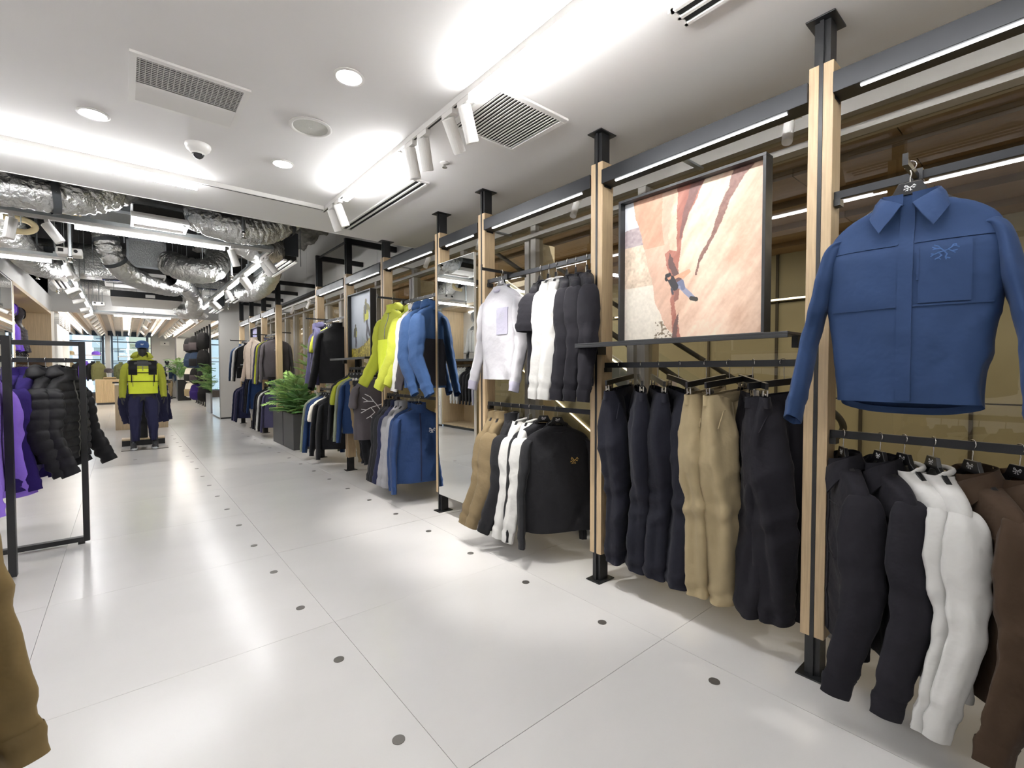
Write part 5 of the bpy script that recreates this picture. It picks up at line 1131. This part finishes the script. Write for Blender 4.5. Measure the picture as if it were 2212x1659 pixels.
# -- grey and white tops
t = top('crew_top', 'light grey long sleeve top with chest pocket facing out on the arm', 'shirt', 2.27, 2.84, ZU + .026, -93, F['lgrey'], hgroup=HGRP, sleeve_fab=F['lgrey'], trim=F['mgrey'], kind='ls', seed=31, L=.72, d=.075, sl=.70, a=8, f=6, pockets=F['mgrey'], logo=(.10, -.24, .032, M_LOGOD), fold=.012, hem=.215)
for k, (y, c, kd, lab) in enumerate(((2.46, 'ink', 'tee', 'black tee on the upper rail right of the light grey top'), (2.375, 'white', 'ls', 'white long sleeve top on the upper rail, beside the black tee'), (2.30, 'white', 'ls', 'white long sleeve top on the upper rail, beside the charcoal tops'), (2.20, 'ink', 'ls', 'charcoal long sleeve top on the upper rail, beside the white tops'), (2.12, 'ink', 'ls', 'charcoal long sleeve top on the upper rail, middle of three'), (2.025, 'ink', 'ls', 'charcoal long sleeve top on the upper rail, beside the climbing poster post'))):
    top('tee_shirt' if kd == 'tee' else 'long_sleeve_top', lab, 'shirt', 2.33, y, ZU, -150 + 3 * k, F[c], hgroup=HGRP, kind=kd, seed=40 + k, L=.72, d=.045, sl=.70, fold=.012, a=6, f=2, bend=4, rsl=(.074, .054, .040))
for k, (y, c, kd, rz, lab) in enumerate(((3.01, 'khaki', 'j', -150, 'khaki brown jacket on the lower rail, first beside the tall mirror'), (2.92, 'khaki', 'j', -152, 'khaki brown jacket on the lower rail, second from the tall mirror'), (2.79, 'black', 'j', -148, 'black jacket on the lower rail between khaki and white tops'), (2.69, 'white', 'l', -150, 'white long sleeve top on the lower rail beside the black jacket'), (2.58, 'white', 'l', -150, 'white long sleeve top on the lower rail behind the black emblem top'), (2.29, 'black', 'e', -28, 'black long sleeve top with small gold emblem, front to the aisle'), (2.43, 'black', 'l', -34, 'black long sleeve top on the lower rail behind the gold emblem top'))):
    kw = dict(kind='ls', seed=60 + k, L=.72, d=.05, sl=.72, fold=.013, a=7, f=4, bend=7, rsl=(.080, .058, .042))
    if kd == 'j': kw.update(collar='stand', zip_=ZIPG, rsl=(.090, .078, .052), a=9, bend=16)
    if kd == 'e': kw.update(logo=(.10, -.24, .030, M_LOGOG), d=.075, L=.74)
    top('jacket' if kd == 'j' else 'long_sleeve_top', lab, 'jacket' if kd == 'j' else 'shirt', 2.33, y, ZL, rz, F[c], hgroup=HGRP, **kw)
# -- lime and blue jackets
kj = dict(kind='ls', collar='stand', hood=True, zip_=ZIPG, d=.085, sl=.74, L=.78, rsl=(.10, .084, .056), fold=.014, a=9, f=12, bend=16)
top('hooded_jacket', 'lime hooded shell jacket facing out beside the hikers poster', 'jacket', 2.20, 4.62, ZU + .026, -88, F['lime'], hgroup=HGRP, seed=71, lower=(F['limeb'], -.32, -.76), **kj)
kj2 = dict(kj); kj2.update(d=.05)
top('hooded_jacket', 'lime hooded shell jacket on the upper rail behind the front lime jacket', 'jacket', 2.33, 4.46, ZU, -150, F['lime'], hgroup=HGRP, seed=72, **kj2)
top('jacket', 'white jacket on the upper rail between lime and black jackets', 'jacket', 2.33, 4.38, ZU, -148, F['white'], hgroup=HGRP, seed=73, kind='ls', collar='stand', d=.045, sl=.72, L=.76, logo=(.1, -.2, .03, M_LOGOD), zip_=ZIPG)
top('jacket', 'black jacket on the upper rail between white and blue jackets', 'jacket', 2.33, 4.28, ZU, -148, F['char2'], hgroup=HGRP, seed=74, kind='ls', collar='stand', d=.045, sl=.70, L=.72, zip_=ZIPG)
for k, (y, lab) in enumerate(((4.15, 'blue and black hooded jacket on the upper rail, behind the nearest one'), (3.98, 'blue and black hooded jacket hanging nearest the tall mirror'))):
    top('hooded_jacket', lab, 'jacket', 2.33, y, ZU, 18 if k else 10, F['blue2'], hgroup=HGRP, seed=75 + k, lower=(F['ink'], -.32, -.77), **(dict(kj, d=.06, L=.79, sl=.78)))
for k, (y, c, lab) in enumerate(((4.98, 'black', 'black fleece on the lower rail, first beside the hikers poster post'), (4.90, 'black', 'black fleece on the lower rail, second beside the hikers poster post'), (4.81, 'navy', 'dark navy fleece on the lower rail beside the grey fleeces'), (4.71, 'grey', 'grey fleece on the lower rail, left one of two'), (4.60, 'grey', 'grey fleece on the lower rail, right one of two'))):
    top('fleece_top', lab, 'jacket', 2.33, y, ZL, -150, F[c], hgroup=HGRP, kind='ls', collar='stand', seed=80 + k, L=.72, d=.042, sl=.72, rsl=(.088, .066, .045), zip_=ZIPG)
top('zip_jacket', 'navy blue zip jacket with white chest emblem, front to the aisle', 'jacket', 2.29, 4.22, ZL, -12, F['blue'], hgroup=HGRP, kind='ls', collar='stand', seed=86, L=.74, d=.075, sl=.72, zip_=F['navy'], logo=(.115, -.22, .034, M_LOGOW), rsl=(.09, .07, .05))
top('zip_jacket', 'navy blue zip jacket hanging behind the front navy jacket', 'jacket', 2.33, 4.38, ZL, -10, F['blue'], hgroup=HGRP, kind='ls', collar='stand', seed=87, L=.74, d=.05, sl=.72, zip_=F['navy'])
# -- below the hikers poster
for k, (y, c, kd, lab) in enumerate(((6.14, 'black', 'ls', 'black long sleeve top below the hikers poster, farthest left'), (6.04, 'olive', 'tee', 'lime tee below the hikers poster beside the black top'), (5.92, 'sage', 'ls', 'sage green long sleeve top below the hikers poster'), (5.80, 'blue', 'ls', 'blue long sleeve top below the hikers poster beside the sage top'))):
    top('tee_shirt' if kd == 'tee' else 'long_sleeve_top', lab, 'shirt', 2.33, y, ZM, -30, F[c], hgroup=HGRP, kind=kd, seed=90 + k, L=.72, d=.05, sl=.72, rsl=(.09, .07, .05))
trousers('tan trousers hanging below the hikers poster', 2.33, 5.70, ZM, -25, F['khaki'], seed=12); trousers('black trousers hanging below the hikers poster, left pair', 2.33, 5.60, ZM, -22, F['black'], seed=13); trousers('black trousers hanging below the hikers poster, right pair', 2.33, 5.50, ZM, -18, F['black'], seed=14)
top('tee_shirt', 'dark grey tee with large white line emblem below the hikers poster', 'shirt', 2.32, 5.36, ZM, -8, F['char'], hgroup=HGRP, kind='tee', seed=95, L=.74, d=.07, logo=(.02, -.36, .20, M_LOGOW), fold=.008)
# -- rail beside the planters
top('jacket', 'lilac grey jacket facing out beside the planters', 'jacket', 2.20, 7.15, ZU + .026, -98, F['lilac'], hgroup=HGRP, kind='ls', collar='stand', hood=True, seed=101, L=.74, d=.08, sl=.74, zip_=F['black'], rsl=(.10, .09, .06))
for k, (y, c, kd, lab) in enumerate(((6.98, 'char', 'tee', 'dark grey tee on the upper rail beside the lilac jacket'), (6.88, 'olive', 'tee', 'lime tee on the upper rail beside the black jacket'), (6.77, 'navy', 'ls', 'navy top on the upper rail behind the black jacket'))):
    top('tee_shirt' if kd == 'tee' else 'long_sleeve_top', lab, 'shirt', 2.33, y, ZU, -35, F[c], hgroup=HGRP, kind=kd, seed=102 + k, L=.70, d=.05, sl=.70)
top('jacket', 'bulky black jacket on the upper rail left of the hikers poster', 'jacket', 2.31, 6.60, ZU, -38, F['black2'], hgroup=HGRP, kind='ls', collar='stand', seed=106, L=.80, d=.09, sl=.80, rsl=(.11, .10, .066), a=10, bend=22)
for k, (y, c, kd, lab) in enumerate(((7.36, 'sage', 'j', 'sage green jacket on the lower rail at the planters'), (7.24, 'blue', 'ls', 'blue long sleeve top on the lower rail at the planters'), (7.14, 'blue', 'tee', 'blue tee on the lower rail behind the cream tee'), (7.02, 'cream', 'tee', 'cream tee on the lower rail at the planters'), (6.90, 'black', 'ls', 'black top on the lower rail right of the cream tee'), (6.66, 'black', 'j', 'black jacket on the lower rail front to the aisle near the planters'))):
    top('tee_shirt' if kd == 'tee' else ('jacket' if kd == 'j' else 'long_sleeve_top'), lab, 'jacket' if kd == 'j' else 'shirt', 2.33, y, ZL, -35 if k < 5 else -12, F[c], hgroup=HGRP, kind='tee' if kd == 'tee' else 'ls', collar='stand' if kd == 'j' else 'crew', seed=110 + k, L=.76 if kd != 'j' else .72, d=.06, sl=.74, rsl=(.095, .085, .058))
# -- beyond the planters
top('long_sleeve_top', 'dark grey long sleeve top with emblem, front to the camera beyond the planters', 'shirt', 2.33, 10.10, ZU, -4, F['char2'], hgroup=HGRP, kind='ls', seed=120, L=.74, d=.07, sl=.74, hem=.25, sh=.25, logo=(.02, -.2, .06, M_LOGOD))
for k, (y, c, kd, lab) in enumerate(((10.30, 'char2', 'ls', 'dark grey long sleeve top behind the emblem top beyond the planters'), (10.48, 'olive', 'ls', 'lime long sleeve top on the upper rail beyond the planters'), (10.66, 'lilac', 'j', 'dark lilac jacket on the upper rail beyond the planters'))):
    top('jacket' if kd == 'j' else 'long_sleeve_top', lab, 'jacket' if kd == 'j' else 'shirt', 2.31, y, ZU, -20, F[c], hgroup=HGRP, kind='ls', seed=121 + k, L=.80, d=.055, sl=.78, collar='stand' if kd == 'j' else 'crew')
top('jacket', 'beige jacket facing out beyond the planters', 'jacket', 2.10, 10.95, ZU + .026, -65, F['beige'], hgroup=HGRP, kind='ls', collar='stand', seed=125, L=.82, d=.08, sl=.76, zip_=ZIPG)
for k, (y, c, lab) in enumerate(((10.12, 'lilac', 'dark lilac jacket on the lower rail behind the left planter'), (10.34, 'black', 'black jacket on the lower rail left of the planters'), (10.52, 'white', 'white jacket on the lower rail between two black ones'), (10.66, 'black', 'black jacket on the lower rail left of the white one'), (10.86, 'dnavy', 'navy jacket on the lower rail left of the black ones'))):
    top('jacket', lab, 'jacket', 2.33, y, ZL, -25, F[c], hgroup=HGRP, kind='ls', collar='stand', seed=130 + k, L=.74, d=.055, sl=.72)
for k, (y, c, lab) in enumerate(((11.42, 'blue', 'blue jacket below the far violet poster'), (11.62, 'ink', 'black jacket below the far violet poster, right one'), (11.78, 'ink', 'black jacket below the far violet poster, left one'), (12.0, 'navy', 'navy jacket below the far violet poster'))):
    top('jacket', lab, 'jacket', 2.33, y, ZM, -30, F[c], hgroup=HGRP, kind='ls', collar='stand', seed=140 + k, L=.76, d=.055, sl=.74)
trousers('white trousers below the far violet poster', 2.33, 12.12, ZM - .02, -20, F['white'], seed=22, L=1.12)
for k, (y, c, lab) in enumerate(((12.75, 'black2', 'black jacket on the last upper rail, nearest'), (13.05, 'white', 'white jacket on the last upper rail'), (13.40, 'steel', 'blue jacket on the last upper rail beside the column'))):
    top('jacket', lab, 'jacket', 2.30, y, ZU, -18, F[c], hgroup=HGRP, kind='ls', collar='stand', seed=150 + k, L=.80, d=.07, sl=.76)
for k, (y, c, lab) in enumerate(((12.8, 'navy', 'navy jacket on the last lower rail, nearest'), (13.05, 'lilac', 'dark lilac jacket on the last lower rail'), (13.3, 'navy', 'navy jacket on the last lower rail beside the column'))):
    top('jacket', lab, 'jacket', 2.33, y, ZL, -25, F[c], hgroup=HGRP, kind='ls', collar='stand', seed=155 + k, L=.76, d=.06, sl=.74)
# ================================================================== PLANTERS
def planter(label, x, y, sx, sy, h, m=M_PLANTER):
    t = thing('planter', label, 'planter', (x, y, 0)); mb = MB(); a, b, w = sx / 2, sy / 2, .012
    for q in ((-a, -a + w, -b, b), (a - w, a, -b, b), (-a + w, a - w, -b, -b + w), (-a + w, a - w, b - w, b)): mb.box(q[0], q[1], q[2], q[3], .0, h)
    mb.build('box', m, t, bevel=.002); box('soil', M_SOIL, t, -a + w, a - w, -b + w, b - w, h - .12, h - .05); return t
planter('charcoal box planter, nearer one, holding the pine seedlings', 2.43, 8.72, .50, .66, .615); planter('charcoal box planter, farther one behind the oak post side', 2.43, 9.44, .50, .70, .615)
pine_plant('tall tiered pine seedling in the nearer charcoal planter', (2.50, 8.50, .58), 1.16, 1, 8, spread=1.05)
pine_plant('broad pine seedling at the left of the nearer charcoal planter', (2.36, 8.88, .58), .62, 2, 7, spread=1.15)
pine_plant('low dark pine seedling at the front of the nearer charcoal planter', (2.34, 8.60, .58), .44, 3, 6, m=M_GREEN2, spread=1.1)
fern_plant('leafy fern trailing from the farther charcoal planter', (2.32, 9.36, .57), 34, 4, .95); fern_plant('second leafy fern at the back of the farther charcoal planter', (2.42, 9.62, .57), 26, 5, 1.1)
# ================================================================== RACKS ON THE LEFT
def rack(label, x0, x1, y, ztop=1.58, zr=1.45):
    t = thing('garment_rack', label, 'rack', ((x0 + x1) / 2, y, 0)); L = (x1 - x0) / 2; w = .019; d = .026
    for s in (-1, 1): box('post', M_BLACK, t, s * (L - w) - w, s * (L - w) + w, -d, d, .02, ztop, bevel=.0015)
    box('top_bar', M_BLACK, t, -L + 2 * w, L - 2 * w, -d, d, ztop - .034, ztop, bevel=.0015); box('hanging_bar', M_BLACK, t, -L + 2 * w, L - 2 * w, -.010, .010, zr - .032, zr); box('base_bar', M_BLACK, t, -L + 2 * w, L - 2 * w, -d, d, .02, .055, bevel=.0015)
    for s in (-1, 1): box('foot', M_BLACKP, t, s * (L - .05) - .02, s * (L - .05) + .02, -.02, .02, 0, .02)
    return t
rack('black steel garment rack with black puffer jackets, right edge open to the aisle', -1.45, -.233, 4.93)
rack('black steel garment rack with pale purple jackets, left edge of the picture', -1.78, -.560, 4.36)
rack('black steel garment rack with khaki jackets just outside the left edge', -1.55, -.27, 1.30)
RG = 'hangers on the left racks'; PUF = fabric('#18181a', .55, 'black_nylon', bump=.3)
kp = dict(kind='puff', collar='stand', sh=.215, hem=.225, L=.64, d=.075, sl=.64, rsl=(.085, .076, .052), a=13, f=8, bend=16, fold=.008, zip_=ZIPG)
top('puffer_jacket', 'black hooded puffer jacket at the right end of the left rack', 'jacket', -.345, 4.93, 1.45, 70, PUF, hgroup=RG, seed=201, **kp)
top('puffer_jacket', 'black hooded puffer jacket beside the dark purple tops on the left rack', 'jacket', -.455, 4.93, 1.45, 82, PUF, hgroup=RG, seed=202, **dict(kp, d=.06))
top('fleece_top', 'dark purple fleece on the left rack beside the black puffers', 'jacket', -.545, 4.93, 1.45, 84, F['dpurple'], hgroup=RG, kind='ls', collar='stand', seed=203, L=.72, d=.045, sl=.70)
top('fleece_top', 'dark purple fleece on the left rack behind the front post', 'jacket', -.625, 4.93, 1.45, 84, F['dpurple'], hgroup=RG, kind='ls', collar='stand', seed=204, L=.72, d=.045, sl=.70)
for k, x in enumerate((-.665, -.78)):
    top('zip_jacket', ('pale purple jacket beside the rack post at the left edge', 'pale purple jacket cut by the left edge')[k], 'jacket', x, 4.36, 1.45, 84, F['pale'], hgroup=RG, kind='ls', collar='stand', seed=206 + k, L=.74, d=.06, sl=.74, rsl=(.10, .088, .068), a=13)
for k, x in enumerate((-.41, -.51)):
    top('jacket', ('khaki jacket sleeve with elastic cuff at the lower left edge', 'khaki jacket hem at the lower left corner')[k], 'jacket', x, 1.30, 1.45, 70 - 4 * k, fabric('#7d6a45', .7, 'khaki_shell', bump=.5), sleeve_fab=fabric('#7d6a45', .7, 'khaki_shell', bump=.5), hgroup=RG, kind='ls', collar='stand', seed=210 + k, L=.80, d=.07, sl=.80, rsl=(.10, .098, .050), a=12, f=4, bend=10, zip_=ZIPG, fold=.014, cuffs=True)
# ================================================================== MAIN MANNEQUIN
def mannequin(label, loc, rz, jack=None, trs=None, shoes=None, cap=None, full=True, tee=None, extra=None, base=True, jkw=None, hood_up=False):
    t = thing('mannequin', label, 'mannequin', loc, rz)
    skin_figure(t, full, name='figure')
    if tee is not None: garment(t, tee, nested='tee_shirt', z0=1.575, L=.62, sh=.205, hem=.175, d=.118, sleeves=False, fold=.006, neck=None or .068, collar='crew') if False else garment(t, tee, nested='tee_shirt', z0=1.575, L=.64, sh=.20, hem=.19, d=.115, sleeves=False, fold=.006, collar='crew')
    B = None
    if jack is not None:
        kw = dict(nested='jacket', z0=1.59, L=.61, sh=.228, hem=.205, d=.135, sl=.57, a=11, f=4, bend=10, fold=.008, collar='stand', rsl=(.088, .068, .050), flat=.85, zip_=ZIPG, drop=.10); kw.update(jkw or {})
        B, jo = garment(t, jack, **kw)
        if hood_up: hood_mesh(w=.118, d=.135, h=.14, c=(0, -.0, .155), open_=.72, seed=2).build('hood', jack, jo, smooth=True)
    else: jo = None
    if trs is not None: trousers_parts(t, trs, z0=1.07, L=.925, wst=.185, hip=.195, knee=.095, hemw=.060, seed=5, nested=True, depth=1.35, stance=.122)
    if shoes is not None:
        for s in (-1, 1): shoe_parts(t, s, s * .145, -.03, shoes, .0 if not base else .012)
    if cap is not None: cap_parts(t, cap)
    return t, B, jo
SHOES = (mat('shoe_black', '#242427', .6), mat('shoe_sole', '#c9ced2', .5), mat('shoe_lace', '#4b545c', .7))
SHOEB = (mat('shoe_black', '#242427', .6), M_BLACKP, M_BLACKP)
t, B, jo = mannequin('dark grey mannequin in lime jacket, black vest, navy trousers and blue cap', (.245, 10.30, 0), -1, F['lime'], F['navy'] and fabric('#2b2c49'), SHOES, fabric('#34507f', .8), jkw=dict(lower=(F['limeb'], -.20, -.625), hood=True, hood_kw=dict(w=.15, d=.12, h=.075, c=(0, .04, .03), open_=.5)))
box('base_plate', M_PLATE, t, -.31, .33, -.16, .14, 0, .010)
vp = F['black']
for s in (-1, 1):
    xs = np.linspace(s * .075, s * .185, 8); B.patch(MB(), np.sort(xs), np.linspace(-.055, -.30, 14), .016).build('vest_panel', vp, jo, smooth=True)
    mb = MB(); P = B.front(np.full(10, s * .15), np.linspace(-.29, -.43, 10), .012); mb.tube(P, .007, 6); 
    mb.build('vest_strap', vp, jo)
for z in (-.115, -.265, -.415):
    P = B.front(np.linspace(-.08 if z > -.3 else -.205, .08 if z > -.3 else .205, 18), np.full(18, z), .014); MB().tube(P, .006, 6).build('vest_strap', vp, jo)
for s in (-1, 1):
    P = B.front(np.full(8, s * .135), np.linspace(-.32, -.50, 8), .005); MB().tube(P, .004, 5).build('pocket_zipper', ZIPG, jo)
st = thing('garment_stand', 'black display stand with oak topped foot behind the lime mannequin', 'stand', (.25, 10.95, 0))
box('foot', M_BLACK, st, -.31, .31, -.14, .14, 0, .10, bevel=.003); box('foot_top', M_OAKP, st, -.31, .31, -.14, .14, .10, .125); box('column', M_BLACK, st, -.06, .06, -.05, .05, .125, 1.16); box('cross_bar', M_BLACK, st, -.42, .42, -.012, .012, 1.13, 1.16)
for k, x in enumerate((-.27, -.20, .22, .30)):
    top('jacket', 'navy jacket on the stand behind the lime mannequin, %s' % ('far left', 'inner left', 'inner right', 'far right')[k], 'jacket', .27 + x, 10.95, 1.16, 78, fabric('#262741'), hgroup='hangers on the mannequin stand', kind='ls', seed=230 + k, L=.52, d=.04, sl=.50, sh=.20, hem=.21, collar='stand')
ct = thing('counter', 'oak block counter with pale top behind the lime mannequin', 'counter', (.30, 14.6, 0)); box('body', M_OAKP, ct, -.48, .49, -.7, .7, 0, 1.02, bevel=.003); box('worktop', mat('pale_top', '#c9c1b4', .4), ct, -.482, .492, -.702, .702, 1.02, 1.05, bevel=.002)
# ================================================================== LEFT NICHES
def niche_fit(a, b, cols, jk, tag_):
    sh = thing('niche_shelf', 'dark grey shelf running through the ' + tag_, 'shelf', (XL - .33, (a + b) / 2, 1.58)); box('board', M_GREYBOX, sh, -.27, .27, -(b - a) / 2 + .07, (b - a) / 2 - .07, 0, .045)
    r = thing('clothes_rail', 'thin rail under the shelf of the ' + tag_, 'rail', (XL - .33, (a + b) / 2, 1.50)); MB().cyl((0, -(b - a) / 2 + .07, -.012), (0, (b - a) / 2 - .07, -.012), .012, 8).build('bar', M_GALV, r)
    for k, (y, c, nm) in enumerate(cols):
        t = thing('mannequin', nm, 'mannequin', (XL - .33, y, .84), 90); skin_figure(t, False)
        B_, jo_ = garment(t, c, kind=jk[k], nested='jacket', z0=1.60, L=.66, sh=.24, hem=.21, d=.13, sl=.57, a=14, f=6, bend=12, fold=.009, collar='stand', rsl=(.10, .082, .056), flat=.95, zip_=ZIPG, drop=.10, hood=False)
        hood_mesh(w=.120, d=.140, h=.14, c=(0, -.005, .155), open_=.72, seed=k).build('hood', c, jo_, smooth=True)
        MB().cyl((0, 0, .785), (0, 0, 1.02), .012, 10).build('stand_rod', M_CHROME, t)
niche_fit(6.1, 9.75, ((7.3, F['black'], 'mannequin bust in black hooded jacket on the shelf of the white niche'), (8.75, F['white'], 'mannequin bust in white hooded jacket on the shelf of the white niche')), ('ls', 'ls'), 'white niche seen in the mirror')
niche_fit(11.25, 16.5, ((12.55, F['lime'], 'mannequin bust in lime hooded jacket in the oak niche, nearest'), (13.55, F['purple'], 'mannequin bust in purple hooded jacket in the oak niche at left'), (14.45, F['char2'], 'mannequin bust in charcoal hooded puffer jacket in the oak niche')), ('ls', 'ls', 'puff'), 'oak niche with the purple jackets')
NG = 'hangers in the left niches'
for k in range(9): top('hooded_jacket', ('white' if k < 3 else ('black' if k < 7 else 'grey')) + ' hooded jacket on the rail of the white niche, %s from its far end' % ORD[k], 'jacket', XL - .30, 9.35 - .13 * k, 1.50, 20, F['white' if k < 3 else ('black' if k < 7 else 'mgrey')], group='jackets on the rail of the white niche', hgroup=NG + ', white niche', kind='ls', collar='stand', seed=300 + k, L=.72, d=.05, sl=.68, hood=True)
for k in range(9): top('tee_shirt', ('purple', 'dark purple', 'grey', 'black')[k % 4] + ' top on the rail of the oak niche, %s from its near end' % ORD[k], 'shirt', XL - .29, 12.6 + .36 * k, 1.50, 15, F[('purple', 'dpurple', 'grey', 'black')[k % 4]], group='tops on the rail of the oak niche', hgroup=NG + ', oak niche', kind='ls', seed=320 + k, L=.70, d=.06, sl=.66)
# ================================================================== FAR ROOM
fc = thing('fluted_counter', 'fluted light oak counter in front of the far window', 'counter', (-.56, 25.4, 0)); box('carcass', M_FLUTE, fc, -.34, .40, -.5, .5, .08, .98); box('plinth', M_BLACK, fc, -.31, .37, -.47, .47, 0, .08); box('worktop', M_FLUTE, fc, -.36, .42, -.53, .53, .98, 1.02)
for k in range(19): MB().cyl((-.33 + k * .04, -.505, .09), (-.33 + k * .04, -.505, .975), .014, 8).build('flute', M_FLUTE, fc, smooth=True)
sk = thing('display_shelf', 'oak cap shelf with black rail hung in front of the left far window', 'shelf', (-1.75, 26.6, 2.02)); box('board', M_OAKY, sk, -1.3, 1.0, -.15, .15, 0, .03); MB().cyl((-1.3, 0, -.17), (1.0, 0, -.17), .014, 8).build('bar', M_BLACK, sk)
for x in (-1.28, .98): MB().cyl((x, 0, -.17), (x, 0, .95), .012, 8).build('rod', M_BLACK, sk)
sk2 = thing('display_shelf', 'oak shelf on a black frame in front of the right far window', 'shelf', (.35, 26.8, 1.98)); box('board', M_OAKY, sk2, -.55, .60, -.15, .15, 0, .03)
for x in (-.55, .6): MB().cyl((x, 0, -.17), (x, 0, 1.0), .014, 8).build('rod', M_BLACK, sk2)
MB().cyl((-.55, 0, -.17), (.6, 0, -.17), .014, 8).build('bar', M_BLACK, sk2)
def cap_thing(label, loc, rz, m, s=1.0):
    t = thing('cap', label, 'cap', loc, rz); o = cap_parts(t, m, nested=False, z=.036 * s, c=(0, 0), size=s); return t
cap_thing('sand coloured cap on the far oak shelf', (-1.72, 26.6, 2.05), 60, F['tan'], 1.3); cap_thing('purple cap on the far oak shelf', (-.92, 26.6, 2.05), 60, F['purple'], 1.3)
cap_thing('grey and black cap on a stand above the fluted counter', (-.50, 25.3, 1.30), 30, F['char'], 1.5); cap_thing('olive cap on a stand above the fluted counter', (-.06, 25.3, 1.34), 30, F['olivep'], 1.5)
cs = thing('cap_stand', 'thin steel cap stand on the fluted counter', 'stand', (-.28, 25.4, 1.02)); MB().cyl((-.22, -.1, 0), (-.22, -.1, .30), .008, 8).cyl((.22, -.1, 0), (.22, -.1, .34), .008, 8).box(-.26, .26, -.16, .0, 0, .01).build('rods', M_GALV, cs)
fb = thing('folded_bag', 'folded sand coloured bag lying on the fluted counter', 'bag', (-.45, 25.1, 1.02)); MB().box(-.22, .2, -.12, .12, 0, .10).build('body', F['tan'], fb, bevel=.04); MB().box(-.20, .18, -.125, -.10, .02, .07).build('pocket', F['khaki'], fb, bevel=.02)
FG = 'hangers in front of the far windows'
for k, (x, c, kd, lab) in enumerate(((-1.95, 'purple', 'puff', 'purple puffer jacket by the left far window, first'), (-1.72, 'tan', 'puff', 'sand puffer jacket by the left far window'), (-1.45, 'black', 'ls', 'black jacket by the left far window between puffers'), (-1.25, 'purple', 'puff', 'purple puffer jacket by the left far window, right one'), (-1.02, 'black', 'ls', 'black jacket by the far window left of the olive puffers'), (-.98 + .12, 'olivep', 'puff', 'olive puffer jacket hanging in the far window'))):
    top('puffer_jacket' if kd == 'puff' else 'jacket', lab, 'jacket', x, 26.6, 1.85, 40, F[c], hgroup=FG, kind=kd, collar='stand', seed=340 + k, L=.72, d=.08, sl=.66, hood=False)
top('puffer_jacket', 'dark olive puffer jacket beside the lime mannequin in the far window', 'jacket', -.12, 26.8, 1.82, 35, F['green'], hgroup=FG, kind='puff', collar='stand', seed=350, L=.70, d=.09, sl=.66, hood=False)
t, B, jo = mannequin('far mannequin in navy puffer jacket, white tee, tan trousers and black cap', (1.60, 28.1, 0), -4, F['steel'], F['tan'], SHOEB, F['black'], tee=F['white'], base=False, jkw=dict(kind='puff', hood=False, sh=.26))
B.patch(MB(), np.linspace(-.05, .05, 5), np.linspace(-.03, -.62, 12), .012).build('open_front', F['white'], jo, smooth=True)
bg = thing('shoulder_bag', 'small black bag slung across the far mannequin', 'bag', (1.48, 27.90, 1.17)); MB().box(-.11, .11, -.05, .05, -.08, .08).build('pouch', F['black'], bg, bevel=.03); MB().tube(crom([(-.1, .0, .06), (-.02, -.02, .2), (.15, .0, .36), (.22, .12, .43)], 14), .010, 6).build('strap', F['black'], bg); MB().box(-.03, .03, -.056, -.05, -.01, .015).build('logo', M_LOGOG, bg)
sp = thing('wall_speaker', 'small white box with dark mark high on the far wall', 'speaker', (1.55, 28.6, 2.72)); box('box', M_WHITEM, sp, -.18, .18, -.05, 0, -.10, .10, bevel=.01); box('mark', M_GREYBOX, sp, -.03, .03, -.053, -.05, -.03, .03)
# backpack wall
for k in range(8):
    y = 18.9 + .72 * k; t = thing('display_pole', 'black display pole of the backpack wall, %s from the near end' % ORD[k], 'pole', (2.36, y, 0)); MB().cyl((0, 0, .02), (0, 0, 3.02), .035, 10).build('pole', M_BLACK, t, smooth=True); MB().cyl((0, 0, 0), (0, 0, .02), .06, 12).build('foot', M_BLACK, t)
BP = [(2.42, ('black', 'char2'), ('black2', 'char')), (1.80, ('steel', 'steel'), ('steel', 'black')), (1.18, ('cream', 'black'), ('black2', 'char2')), (.56, ('cream', 'tan'), ('dpurple', 'dpurple'))]
RW = ['top row', 'second row', 'third row', 'bottom row']
for r_, (z, a, b) in enumerate(BP):
    backpack('%s backpack on the pole wall, %s, left column' % (('black', 'navy', 'cream and black', 'cream and tan')[r_], RW[r_]), (2.12, 23.4, z), -48, F[a[0]], F[a[1]], w=.20, h=.31, d=.16, seed=r_)
    backpack('%s backpack on the pole wall, %s, right column' % (('black', 'navy', 'black', 'purple')[r_], RW[r_]), (2.14, 21.6, z - .02), -44, F[b[0]], F[b[1]], w=.20, h=.31, d=.16, seed=r_ + 10)
    backpack('black backpack on the pole wall, %s, nearest the column' % RW[r_], (2.18, 19.7, z), -40, F['black'], F['black2'], w=.19, h=.30, d=.14, seed=r_ + 20)
planter('black planter beside the far white wall', 2.10, 26.2, .5, .5, .95, M_BLACKP); fern_plant('airy leafy plant in the far black planter', (1.95, 26.1, .92), 46, 12, 1.6, group='far plants'); 
planter('grey planter against the column mirror', 2.30, 18.05, .42, 1.1, .62, mat('silver_planter', '#9fa1a4', .3, .6)); fern_plant('broad fern in the grey planter beside the column', (2.22, 17.7, .60), 40, 13, 1.05, group='far plants'); fern_plant('tall fern in the grey planter behind the broad one', (2.22, 18.3, .60), 36, 14, 1.6, group='far plants')
